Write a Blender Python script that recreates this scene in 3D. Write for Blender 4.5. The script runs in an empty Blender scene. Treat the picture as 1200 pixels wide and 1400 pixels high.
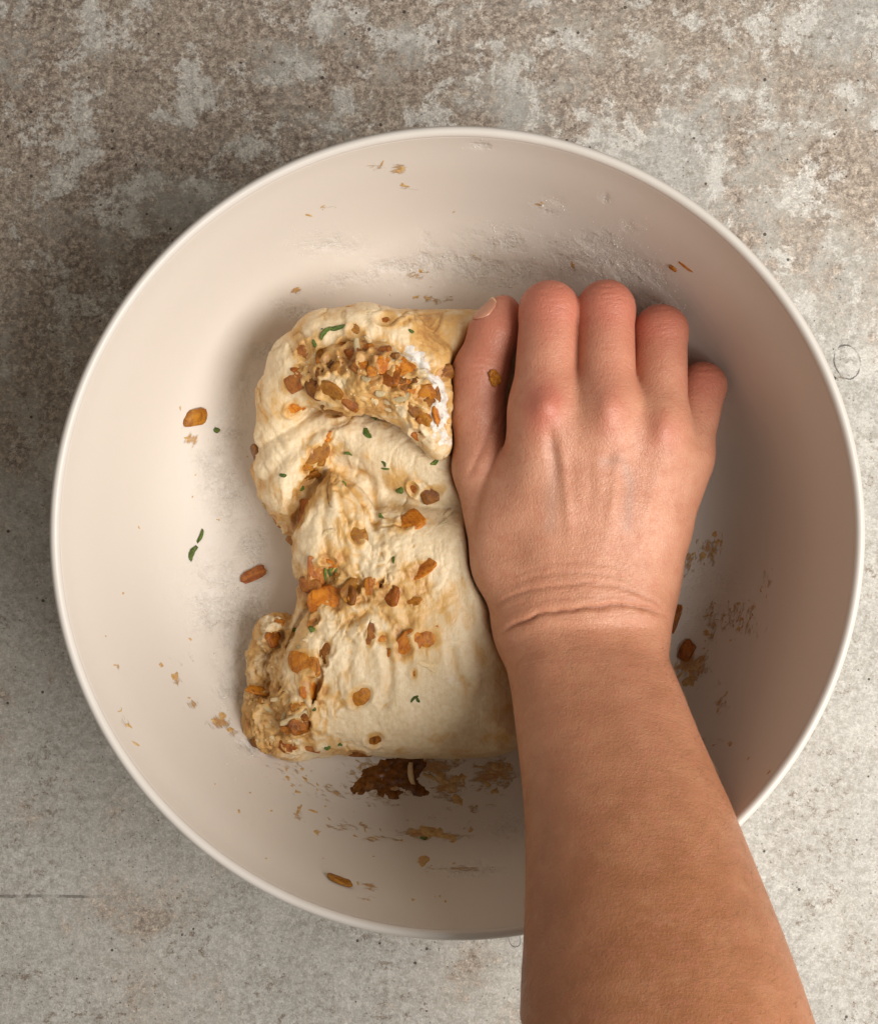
import bpy, math, random
import numpy as np
from mathutils import Vector, Matrix
from mathutils.bvhtree import BVHTree

rng = np.random.default_rng(7)
random.seed(7)
scene = bpy.context.scene
C = scene.collection
F32 = np.float32

# ------------------------------------------------------------------ camera
# all lengths in millimetres in the code, metres in the scene
ZC, FPX = 665.0, 2220.0              # camera height (mm), focal length in photo pixels
cam_d = bpy.data.cameras.new('camera')
cam = bpy.data.objects.new('camera', cam_d)
C.objects.link(cam)
cam.location = (0, 0, ZC / 1000)
cam.rotation_euler = (0, 0, 0)
cam_d.sensor_fit = 'VERTICAL'
cam_d.sensor_height = 24
cam_d.lens = 24 * FPX / 1400
cam_d.clip_start = 0.02
cam_d.clip_end = 20
scene.camera = cam

# ------------------------------------------------------------------ light
w = bpy.data.worlds.new('World')
scene.world = w
w.use_nodes = True
bg = w.node_tree.nodes['Background']
bg.inputs[0].default_value = (1.0, 0.88, 0.74, 1)
bg.inputs[1].default_value = 0.22


def area(name, loc, target, size, power, color):
    d = bpy.data.lights.new(name, 'AREA')
    d.shape = 'RECTANGLE'
    d.size, d.size_y = size
    d.energy = power
    d.color = color
    o = bpy.data.objects.new(name, d)
    C.objects.link(o)
    o.location = loc
    v = Vector(target) - Vector(loc)
    o.rotation_euler = v.to_track_quat('-Z', 'Y').to_euler()
    return o


area('window_light', (0.90, -0.34, 1.15), (0.0, 0.0, 0.03), (1.2, 1.0), 34.5, (1.0, 0.965, 0.925))

scene.view_settings.view_transform = 'Standard'
scene.view_settings.look = 'None'
scene.view_settings.exposure = 0.0
scene.view_settings.gamma = 1.0
scene.cycles.max_bounces = 8
scene.cycles.diffuse_bounces = 6


# ------------------------------------------------------------------ helpers
def sc_at(z):
    return (ZC - z) / FPX


def P(px, py, z):
    s = sc_at(z)
    return np.array([(px - 600) * s, -(py - 700) * s, z])


def to_px(v):
    s = FPX / (ZC - v[..., 2])
    return 600 + v[..., 0] * s, 700 - v[..., 1] * s


_T = rng.random((64, 64, 64)).astype(F32) * 2 - 1


def vnoise(x, y, z):
    xi, yi, zi = np.floor(x).astype(np.int64), np.floor(y).astype(np.int64), np.floor(z).astype(np.int64)
    fx, fy, fz = x - xi, y - yi, z - zi
    fx, fy, fz = [f * f * f * (f * (f * 6 - 15) + 10) for f in (fx, fy, fz)]
    a, b, c = xi & 63, yi & 63, zi & 63
    a1, b1, c1 = (xi + 1) & 63, (yi + 1) & 63, (zi + 1) & 63
    n = 0
    for ia, wa in ((a, 1 - fx), (a1, fx)):
        for ib, wb in ((b, 1 - fy), (b1, fy)):
            for ic, wc in ((c, 1 - fz), (c1, fz)):
                n = n + _T[ia, ib, ic] * wa * wb * wc
    return n


def fbm(v, freq, oct=4, gain=0.5, off=0.0):
    r, a, t = 0, 1.0, 0
    for i in range(oct):
        r = r + a * vnoise(v[:, 0] * freq + off + i * 7.3, v[:, 1] * freq + off * 1.7 + i * 3.1, v[:, 2] * freq + off * .6)
        t += a
        a *= gain
        freq *= 2.03
    return r / t


def smin(a, b, k):
    h = np.maximum(k - np.abs(a - b), 0) / k
    return np.minimum(a, b) - h * h * k * 0.25


def smax(a, b, k):
    return -smin(-a, -b, k)


def capsule(x, y, z, a, b, ra, rb):
    a = np.asarray(a, F32)
    b = np.asarray(b, F32)
    d = b - a
    L = F32((d * d).sum())
    h = np.clip(((x - a[0]) * d[0] + (y - a[1]) * d[1] + (z - a[2]) * d[2]) / L, 0, 1)
    return np.sqrt((x - a[0] - h * d[0]) ** 2 + (y - a[1] - h * d[1]) ** 2 + (z - a[2] - h * d[2]) ** 2) - (ra + (rb - ra) * h)


def ellipsoid(x, y, z, c, r, rot=0.0):
    ca, sa = math.cos(rot), math.sin(rot)
    dx, dy, dz = x - c[0], y - c[1], z - c[2]
    u, v = dx * ca + dy * sa, -dx * sa + dy * ca
    k0 = np.sqrt((u / r[0]) ** 2 + (v / r[1]) ** 2 + (dz / r[2]) ** 2)
    k1 = np.sqrt((u / r[0] ** 2) ** 2 + (v / r[1] ** 2) ** 2 + (dz / r[2] ** 2) ** 2) + 1e-6
    return k0 * (k0 - 1) / k1


def poly2d(x, y, poly):
    n = len(poly)
    d = None
    s = None
    for i in range(n):
        ax, ay = poly[i]
        bx, by = poly[i - 1]
        ex, ey = bx - ax, by - ay
        wx, wy = x - ax, y - ay
        h = np.clip((wx * ex + wy * ey) / (ex * ex + ey * ey), 0, 1)
        dd = (wx - ex * h) ** 2 + (wy - ey * h) ** 2
        d = dd if d is None else np.minimum(d, dd)
        c1 = wy >= 0
        c2 = y < by
        c3 = ex * wy > ey * wx
        flip = (c1 & c2 & c3) | (~c1 & ~c2 & ~c3)
        s = flip if s is None else s ^ flip
    d = np.sqrt(d)
    return np.where(s, -d, d)


def surface_nets(D, xs, ys, zs):
    nx, ny, nz = D.shape
    ins = D < 0
    corners = [(i, j, k) for i in (0, 1) for j in (0, 1) for k in (0, 1)]
    cnt = np.zeros((nx - 1, ny - 1, nz - 1), np.uint8)
    for i, j, k in corners:
        cnt += ins[i:nx - 1 + i, j:ny - 1 + j, k:nz - 1 + k]
    act = (cnt > 0) & (cnt < 8)
    I, J, K = np.nonzero(act)
    vid = np.full(act.shape, -1, np.int64)
    vid[I, J, K] = np.arange(len(I))
    pos = np.zeros((len(I), 3))
    num = np.zeros(len(I))
    for ax in range(3):
        for o1 in (0, 1):
            for o2 in (0, 1):
                c0 = [0, 0, 0]
                oth = [a for a in range(3) if a != ax]
                c0[oth[0]], c0[oth[1]] = o1, o2
                c1 = list(c0)
                c1[ax] = 1
                d0 = D[I + c0[0], J + c0[1], K + c0[2]]
                d1 = D[I + c1[0], J + c1[1], K + c1[2]]
                m = (d0 < 0) != (d1 < 0)
                t = np.where(m, d0 / np.where(m, d0 - d1, 1), 0)
                for a in range(3):
                    pos[:, a] += np.where(m, c0[a] + (t if a == ax else 0), 0)
                num += m
    pos /= num[:, None]
    vx = np.interp(I + pos[:, 0], np.arange(nx), xs)
    vy = np.interp(J + pos[:, 1], np.arange(ny), ys)
    vz = np.interp(K + pos[:, 2], np.arange(nz), zs)
    V = np.stack([vx, vy, vz], 1)
    faces = []
    for ax in range(3):
        sl0 = [slice(None)] * 3
        sl1 = [slice(None)] * 3
        sl0[ax] = slice(0, -1)
        sl1[ax] = slice(1, None)
        a, b = ins[tuple(sl0)], ins[tuple(sl1)]
        ch = a != b
        oth = [q for q in range(3) if q != ax]
        idx = np.stack(np.nonzero(ch), 1)
        ok = np.ones(len(idx), bool)
        for q in oth:
            ok &= (idx[:, q] > 0) & (idx[:, q] < D.shape[q] - 1)
        idx = idx[ok]
        dirn = a[idx[:, 0], idx[:, 1], idx[:, 2]]
        q = []
        for o in ((0, 0), (1, 0), (1, 1), (0, 1)):
            c = idx.copy()
            c[:, oth[0]] -= o[0]
            c[:, oth[1]] -= o[1]
            q.append(vid[c[:, 0], c[:, 1], c[:, 2]])
        q = np.stack(q, 1)
        flip = dirn if ax != 1 else ~dirn
        q[flip] = q[flip][:, ::-1]
        faces.append(q)
    Fc = np.concatenate(faces)
    return V, Fc[:, ::-1]


def grad(f, V, e=0.25):
    g = np.zeros_like(V)
    for a in range(3):
        d = np.zeros(3)
        d[a] = e
        g[:, a] = f(V[:, 0] + d[0], V[:, 1] + d[1], V[:, 2] + d[2]) - f(V[:, 0] - d[0], V[:, 1] - d[1], V[:, 2] - d[2])
    L = np.linalg.norm(g, axis=1, keepdims=True)
    return g / np.maximum(L, 1e-6), L[:, 0] / (2 * e)


def mesh_obj(name, V, Fc, mat, parent=None, smooth=True, attrs=None, link=True):
    me = bpy.data.meshes.new(name)
    V = np.asarray(V, float) * 0.001
    Fc = np.asarray(Fc)
    me.vertices.add(len(V))
    me.vertices.foreach_set('co', V.ravel())
    n, k = Fc.shape
    me.loops.add(n * k)
    me.loops.foreach_set('vertex_index', Fc.ravel().astype(np.int32))
    me.polygons.add(n)
    me.polygons.foreach_set('loop_start', np.arange(0, n * k, k, dtype=np.int32))
    me.update(calc_edges=True)
    me.validate()
    if smooth:
        me.polygons.foreach_set('use_smooth', np.ones(len(me.polygons), bool))
    for an, av in (attrs or {}).items():
        at = me.attributes.new(an, 'FLOAT', 'POINT')
        at.data.foreach_set('value', np.asarray(av, F32))
    if mat:
        me.materials.append(mat)
    o = bpy.data.objects.new(name, me)
    if link:
        C.objects.link(o)
    if parent:
        o.parent = parent
    return o


def tag(o, label=None, cat=None, group=None, kind=None):
    if label:
        o['label'] = label
    if cat:
        o['category'] = cat
    if group:
        o['group'] = group
    if kind:
        o['kind'] = kind
    return o


class NT:
    """small node-building helper"""
    def __init__(self, name):
        self.m = bpy.data.materials.new(name)
        self.m.use_nodes = True
        self.t = self.m.node_tree
        self.b = self.t.nodes['Principled BSDF']

    def n(self, typ, **kw):
        nd = self.t.nodes.new(typ)
        for k, v in kw.items():
            setattr(nd, k, v)
        return nd

    def put(self, sock, v):
        if isinstance(v, bpy.types.NodeSocket):
            self.t.links.new(v, sock)
        else:
            sock.default_value = v if not (isinstance(v, tuple) and len(v) == 3 and sock.type == 'RGBA') else (*v, 1)

    def math(self, op, a, b=0.0, c=0.0, clamp=False):
        nd = self.n('ShaderNodeMath', operation=op, use_clamp=clamp)
        self.put(nd.inputs[0], a)
        self.put(nd.inputs[1], b)
        self.put(nd.inputs[2], c)
        return nd.outputs[0]

    def coords(self, scale=(1, 1, 1), loc=(0, 0, 0), rot=(0, 0, 0)):
        tc = self.n('ShaderNodeTexCoord')
        mp = self.n('ShaderNodeMapping')
        mp.inputs['Location'].default_value = loc
        mp.inputs['Rotation'].default_value = rot
        mp.inputs['Scale'].default_value = scale
        self.t.links.new(tc.outputs['Object'], mp.inputs[0])
        return mp.outputs[0]

    def noise(self, vec, scale, detail=4, rough=0.5, dist=0.0):
        nd = self.n('ShaderNodeTexNoise')
        self.put(nd.inputs['Vector'], vec)
        self.put(nd.inputs['Scale'], scale)
        self.put(nd.inputs['Detail'], detail)
        self.put(nd.inputs['Roughness'], rough)
        self.put(nd.inputs['Distortion'], dist)
        return nd.outputs[0]

    def voro(self, vec, scale, feature='F1', out='Distance', rand=1.0):
        nd = self.n('ShaderNodeTexVoronoi', feature=feature)
        self.put(nd.inputs['Vector'], vec)
        self.put(nd.inputs['Scale'], scale)
        self.put(nd.inputs['Randomness'], rand)
        return nd.outputs[out]

    def ramp(self, v, lo, hi, a=0.0, b=1.0):
        nd = self.n('ShaderNodeMapRange', interpolation_type='SMOOTHSTEP')
        self.put(nd.inputs[0], v)
        self.put(nd.inputs[1], lo)
        self.put(nd.inputs[2], hi)
        self.put(nd.inputs[3], a)
        self.put(nd.inputs[4], b)
        return nd.outputs[0]

    def mix(self, f, a, b):
        nd = self.n('ShaderNodeMix', data_type='RGBA')
        self.put(nd.inputs[0], f)
        self.put(nd.inputs[6], a)
        self.put(nd.inputs[7], b)
        return nd.outputs[2]

    def attr(self, name):
        return self.n('ShaderNodeAttribute', attribute_name=name).outputs['Fac']

    def bump(self, h, strength, dist, prev=None):
        nd = self.n('ShaderNodeBump')
        self.put(nd.inputs['Strength'], strength)
        self.put(nd.inputs['Distance'], dist)
        self.put(nd.inputs['Height'], h)
        if prev is not None:
            self.put(nd.inputs['Normal'], prev)
        return nd.outputs[0]

    def set(self, **kw):
        for k, v in kw.items():
            self.put(self.b.inputs[k.replace('_', ' ')], v)
        return self.m


# ------------------------------------------------------------------ materials
def stone_material():
    t = NT('weathered_stone')
    v = t.coords()
    sep = t.n('ShaderNodeSeparateXYZ')
    t.put(sep.inputs[0], v)
    X, Y = sep.outputs[0], sep.outputs[1]
    warp = t.n('ShaderNodeVectorMath', operation='MULTIPLY_ADD')
    nz = t.n('ShaderNodeTexNoise')
    t.put(nz.inputs['Vector'], v)
    nz.inputs['Scale'].default_value = 28
    nz.inputs['Detail'].default_value = 5
    t.put(warp.inputs[0], nz.outputs['Color'])
    warp.inputs[1].default_value = (0.018, 0.018, 0)
    t.put(warp.inputs[2], v)
    vw = warp.outputs[0]
    big = t.noise(vw, 11, 4, 0.55)
    mid = t.noise(vw, 42, 9, 0.72)
    blot = t.noise(vw, 95, 10, 0.78)
    fine = t.noise(v, 330, 8, 0.82)
    grit = t.noise(v, 1100, 4, 0.75)
    # browner towards the far side of the slab, greyer and paler at the near side
    top = t.ramp(Y, -0.02, 0.12)
    left = t.ramp(X, -0.10, -0.19)
    right = t.ramp(X, -0.02, 0.17)
    bias = t.math('MULTIPLY_ADD', top, 0.15, t.math('MULTIPLY', left, 0.01))
    bias = t.math('SUBTRACT', bias, t.math('MULTIPLY', right, 0.075))
    s = t.math('MULTIPLY_ADD', big, 0.55, t.math('MULTIPLY', mid, 0.55))
    s = t.math('ADD', s, bias)
    s = t.math('ADD', s, t.math('MULTIPLY', blot, 0.30))
    s = t.math('ADD', s, t.math('MULTIPLY', fine, 0.42))
    brown = t.ramp(s, 0.94, 1.05)
    spk = t.ramp(t.noise(v, 240, 9, 0.85), 0.53, 0.58)
    clus = t.ramp(t.noise(vw, 34, 7, 0.7), 0.49, 0.58)
    speck = t.math('MULTIPLY', spk, clus)
    pale = t.ramp(t.math('MULTIPLY_ADD', fine, 0.3, t.noise(vw, 46, 9, 0.75)), 0.66, 0.73)
    base = t.mix(t.ramp(fine, 0.43, 0.57), (0.37, 0.345, 0.30), (0.53, 0.51, 0.465))
    base = t.mix(t.ramp(blot, 0.40, 0.62, 0, 0.55), base, (0.57, 0.555, 0.515))
    base = t.mix(t.math('MULTIPLY', brown, 0.88), base, t.mix(t.ramp(fine, 0.40, 0.60), (0.185, 0.130, 0.098), (0.53, 0.435, 0.35)))
    base = t.mix(t.math('MULTIPLY', t.ramp(big, 0.42, 0.60, 0, 0.5), t.math('MULTIPLY_ADD', top, 0.7, 0.3)), base, (0.54, 0.47, 0.38))
    base = t.mix(t.math('MULTIPLY', brown, 0.5), base, t.mix(t.ramp(fine, 0.42, 0.58), (0.20, 0.145, 0.112), (0.56, 0.47, 0.385)))
    base = t.mix(t.math('MULTIPLY', pale, t.math('MULTIPLY_ADD', top, 0.6, 0.22)), base, (0.70, 0.675, 0.62))
    fleck = t.ramp(t.noise(v, 170, 10, 0.85), 0.585, 0.63)
    base = t.mix(t.math('MULTIPLY', fleck, 0.65), base, (0.70, 0.68, 0.63))
    dark = t.ramp(t.noise(vw, 150, 10, 0.85, 0.4), 0.60, 0.66)
    base = t.mix(t.math('MULTIPLY', dark, 0.5), base, (0.15, 0.115, 0.085))
    base = t.mix(t.math('MULTIPLY', speck, 0.78), base, (0.20, 0.145, 0.10))
    gl = t.ramp(grit, 0.38, 0.62, 0.88, 1.08)
    hsv = t.n('ShaderNodeHueSaturation')
    t.put(hsv.inputs['Color'], base)
    t.put(hsv.inputs['Value'], gl)
    base = hsv.outputs[0]
    gs = t.n('ShaderNodeSeparateColor')
    t.put(gs.inputs[0], t.voro(v, 1500, out='Color'))
    gs2 = t.n('ShaderNodeSeparateColor')
    t.put(gs2.inputs[0], t.voro(vw, 620, out='Color'))
    gk = t.math('MULTIPLY', t.ramp(gs.outputs[0], 0.0, 1.0, 0.80, 1.15), t.ramp(gs2.outputs[1], 0.0, 1.0, 0.86, 1.12))
    hs2 = t.n('ShaderNodeHueSaturation')
    t.put(hs2.inputs['Color'], base)
    t.put(hs2.inputs['Value'], t.math('MULTIPLY_ADD', t.math('SUBTRACT', gk, 1.0), t.math('MULTIPLY_ADD', brown, 0.6, 0.4), 1.0))
    base = hs2.outputs[0]
    # pits
    pd = t.voro(v, 210)
    pc = t.voro(v, 210, out='Color')
    sp = t.n('ShaderNodeSeparateColor')
    t.put(sp.inputs[0], pc)
    rad = t.ramp(sp.outputs[0], 0.70, 1.0, 0.0, 0.15)
    pit = t.math('LESS_THAN', pd, rad)
    pd2 = t.voro(v, 560)
    pc2 = t.voro(v, 560, out='Color')
    sp2 = t.n('ShaderNodeSeparateColor')
    t.put(sp2.inputs[0], pc2)
    pit2 = t.math('LESS_THAN', pd2, t.ramp(sp2.outputs[0], 0.72, 1.0, 0.0, 0.22))
    pits = t.math('MAXIMUM', pit, t.math('MULTIPLY', pit2, 0.65))
    base = t.mix(t.math('MULTIPLY', pits, 0.85), base, (0.045, 0.036, 0.03))
    # ring marks left in the stone and a long scratch
    rings = None
    for px, py, rx, ry, ang in ((1157, 495, 17, 23, 0.2), (703, 1284, 8, 11, .3), (1185, 75, 6, 7, 0)):
        c = P(px, py, 0) / 1000
        sc = sc_at(0) / 1000
        mp = t.n('ShaderNodeMapping', vector_type='TEXTURE')
        mp.inputs['Location'].default_value = (c[0], c[1], 0)
        mp.inputs['Rotation'].default_value = (0, 0, ang)
        mp.inputs['Scale'].default_value = (rx * sc, ry * sc, 1)
        t.put(mp.inputs[0], v)
        ln = t.n('ShaderNodeVectorMath', operation='LENGTH')
        t.put(ln.inputs[0], mp.outputs[0])
        d = t.math('ABSOLUTE', t.math('SUBTRACT', t.math('ADD', ln.outputs['Value'], t.math('MULTIPLY_ADD', mid, 0.5, -0.25)), 1.0))
        r = t.ramp(d, 0.015, 0.07, 1.0, 0.0)
        rings = r if rings is None else t.math('MAXIMUM', rings, r)
    a = P(80, 1225, 0) / 1000
    dy = t.math('ABSOLUTE', t.math('SUBTRACT', t.math('ADD', Y, t.math('MULTIPLY_ADD', mid, 0.004, -0.002)), a[1]))
    scr = t.math('MULTIPLY', t.ramp(dy, 0.0002, 0.0008, 1, 0), t.ramp(X, a[0] + 0.012, a[0] + 0.025, 1, 0))
    scr = t.math('MULTIPLY', scr, t.ramp(t.noise(v, 90, 3), 0.35, 0.6))
    rings = t.math('MULTIPLY', rings, t.ramp(t.noise(v, 160, 4), 0.38, 0.55))
    marks = t.math('MAXIMUM', t.math('MULTIPLY', rings, 0.75), t.math('MULTIPLY', scr, 0.6))
    base = t.mix(marks, base, (0.09, 0.08, 0.07))
    h = t.math('ADD', t.math('MULTIPLY', mid, 0.6), t.math('MULTIPLY', fine, 0.5))
    h = t.math('SUBTRACT', h, t.math('MULTIPLY', t.math('MAXIMUM', pits, marks), 0.8))
    nrm = t.bump(h, 0.75, 0.0014)
    return t.set(Base_Color=base, Roughness=t.ramp(mid, 0.3, 0.7, 0.55, 0.8), Normal=nrm, Specular_IOR_Level=0.35)


def bowl_material():
    t = NT('cream_glaze')
    v = t.coords()
    n1 = t.noise(v, 9, 3)
    fl = t.attr('flour')
    sp = t.noise(v, 900, 3, 0.7)
    sp2 = t.noise(v, 230, 4, 0.65)
    film = t.math('MULTIPLY', fl, t.ramp(t.math('ADD', t.math('MULTIPLY', sp, 0.5), t.math('MULTIPLY', sp2, 0.5)), 0.44, 0.60), clamp=True)
    haze = t.math('MULTIPLY', fl, 0.35, clamp=True)
    film = t.math('MAXIMUM', film, haze)
    lump = t.noise(v, 640, 5, 0.7)
    base = t.mix(n1, (0.645, 0.585, 0.515), (0.685, 0.63, 0.565))
    base = t.mix(t.math('MULTIPLY', film, 0.6), base, (0.79, 0.755, 0.69))
    clump = t.ramp(t.math('MULTIPLY_ADD', sp, 0.6, t.math('MULTIPLY', sp2, 0.4)), 0.40, 0.46, 1, 0)
    base = t.mix(t.math('MULTIPLY', t.math('MULTIPLY', clump, fl), 0.45, clamp=True), base, (0.50, 0.415, 0.32))
    smr = t.attr('smear')
    sp3 = t.n('ShaderNodeSeparateXYZ')
    t.put(sp3.inputs[0], v)
    dx, dy = t.math('SUBTRACT', sp3.outputs[0], BX / 1000), t.math('SUBTRACT', sp3.outputs[1], BY / 1000)
    th = t.math('MULTIPLY', t.math('ARCTAN2', dy, dx), 0.13 * 0.34)
    rr = t.math('SQRT', t.math('ADD', t.math('MULTIPLY', dx, dx), t.math('MULTIPLY', dy, dy)))
    cb = t.n('ShaderNodeCombineXYZ')
    t.put(cb.inputs[0], th)
    t.put(cb.inputs[1], rr)
    t.put(cb.inputs[2], sp3.outputs[2])
    sn = t.math('MULTIPLY_ADD', t.noise(cb.outputs[0], 620, 6, 0.75, 0.4), 0.7, t.math('MULTIPLY', t.noise(v, 140, 4, 0.6), 0.3))
    sth = t.math('SUBTRACT', t.math('ADD', sn, t.math('MULTIPLY', smr, 0.26)), 0.66)
    sfilm = t.ramp(sth, 0.0, 0.09)
    base = t.mix(t.math('MULTIPLY', sfilm, 0.85), base, t.mix(t.ramp(sth, 0.03, 0.16), (0.55, 0.31, 0.08), (0.38, 0.16, 0.02)))
    # faint turning marks
    vs = t.coords(scale=(1, 1, 60))
    turn = t.noise(vs, 14, 5, 0.7)
    nrm = t.bump(turn, 0.05, 0.0006)
    nrm = t.bump(t.math('ADD', t.math('MULTIPLY', t.math('MULTIPLY', fl, t.math('MULTIPLY_ADD', sp, 0.7, t.math('MULTIPLY', sp2, 0.5))), 1.5), t.math('MULTIPLY', sfilm, 0.4)), 0.8, 0.0007, nrm)
    nrm = t.bump(t.math('MULTIPLY', t.math('MINIMUM', fl, 1.0), t.ramp(lump, 0.44, 0.64)), 0.45, 0.0007, nrm)
    ro = t.math('MULTIPLY_ADD', film, 0.4, 0.42)
    return t.set(Base_Color=base, Roughness=ro, Normal=nrm, Specular_IOR_Level=0.35)


def simple(name, col, rough, **kw):
    t = NT(name)
    return t.set(Base_Color=col, Roughness=rough, **kw)


def rim_material():
    t = NT('white_rim_glaze')
    v = t.coords()
    n1 = t.noise(v, 60, 4)
    return t.set(Base_Color=t.mix(n1, (0.60, 0.555, 0.50), (0.66, 0.62, 0.57)), Roughness=0.32, Specular_IOR_Level=0.4)


def dough_material():
    t = NT('wheat_dough')
    v = t.coords()
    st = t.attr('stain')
    fl = t.attr('flour')
    rg = t.attr('rough')
    n1 = t.noise(v, 120, 6, 0.65, 0.6)
    n2 = t.noise(v, 520, 4, 0.6)
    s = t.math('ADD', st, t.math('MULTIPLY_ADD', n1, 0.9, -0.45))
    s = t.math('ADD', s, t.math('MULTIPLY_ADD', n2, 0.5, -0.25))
    st_ = t.n('ShaderNodeMapping')
    st_.inputs['Rotation'].default_value = (0, 0, 0.25)
    st_.inputs['Scale'].default_value = (1.0, 0.2, 1)
    t.put(st_.inputs[0], v)
    strand = t.noise(st_.outputs[0], 360, 5, 0.65, 0.6)
    s = t.math('ADD', s, t.math('MULTIPLY_ADD', strand, 1.0, -0.5))
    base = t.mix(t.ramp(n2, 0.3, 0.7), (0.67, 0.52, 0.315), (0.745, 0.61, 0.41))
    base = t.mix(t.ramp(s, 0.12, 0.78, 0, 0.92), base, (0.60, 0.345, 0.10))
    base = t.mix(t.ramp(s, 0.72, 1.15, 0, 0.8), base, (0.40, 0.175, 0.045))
    f = t.ramp(t.math('ADD', fl, t.math('MULTIPLY_ADD', n2, 0.9, -0.45)), 0.35, 0.6)
    base = t.mix(f, base, (0.72, 0.675, 0.61))
    dots = t.voro(v, 900)
    dc = t.n('ShaderNodeSeparateColor')
    t.put(dc.inputs[0], t.voro(v, 900, out='Color'))
    dot = t.math('LESS_THAN', dots, t.ramp(dc.outputs[1], 0.9, 1.0, 0.0, 0.14))
    base = t.mix(t.math('MULTIPLY', dot, 0.6), base, (0.22, 0.12, 0.05))
    nrm = t.bump(n1, 0.5, 0.0018)
    nrm = t.bump(strand, 0.38, 0.0009, nrm)
    nrm = t.bump(t.noise(v, 900, 3, 0.6), t.math('MULTIPLY_ADD', rg, 0.5, 0.18), 0.0007, nrm)
    rough = t.math('MULTIPLY_ADD', f, 0.4, t.ramp(s, 0.2, 0.9, 0.46, 0.32))
    return t.set(Base_Color=base, Roughness=rough, Normal=nrm, Subsurface_Weight=0.16, Subsurface_Radius=(1.0, 0.6, 0.3),
                 Subsurface_Scale=0.0025, Specular_IOR_Level=0.45)


def onion_material(name, a, b, dark, film=0.22):
    t = NT(name)
    oi = t.n('ShaderNodeObjectInfo')
    v = t.coords()
    off_ = t.n('ShaderNodeVectorMath', operation='ADD')
    t.put(off_.inputs[0], v)
    t.put(off_.inputs[1], t.math('MULTIPLY', oi.outputs['Random'], 40.0))
    n1 = t.noise(off_.outputs[0], 1.4, 4, 0.6, 0.6)
    mp = t.n('ShaderNodeMapping')
    mp.inputs['Scale'].default_value = (1, 0.2, 1)
    t.put(mp.inputs[0], off_.outputs[0])
    n2 = t.noise(mp.outputs[0], 5.0, 4, 0.65, 0.4)
    base = t.mix(t.ramp(n1, 0.34, 0.66), a, b)
    base = t.mix(t.ramp(n2, 0.50, 0.66, 0, 0.7), base, dark)
    n3 = t.noise(off_.outputs[0], 4.5, 5, 0.7)
    base = t.mix(t.ramp(n3, 0.58, 0.68, 0, film), base, (0.70, 0.44, 0.14))
    hs = t.n('ShaderNodeHueSaturation')
    t.put(hs.inputs['Color'], base)
    t.put(hs.inputs['Value'], t.math('MULTIPLY_ADD', oi.outputs['Random'], 0.6, 0.7))
    t.put(hs.inputs['Hue'], t.math('MULTIPLY_ADD', oi.outputs['Random'], -0.015, 0.507))
    nrm = t.bump(n2, 0.5, 0.0006)
    nrm = t.bump(n3, 0.6, 0.0008, nrm)
    return t.set(Base_Color=hs.outputs[0], Roughness=t.ramp(n1, 0.3, 0.7, 0.08, 0.2), Normal=nrm, Subsurface_Weight=0.08, Subsurface_Radius=(1.0, 0.5, 0.12), Subsurface_Scale=0.002, Specular_IOR_Level=0.36)


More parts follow.
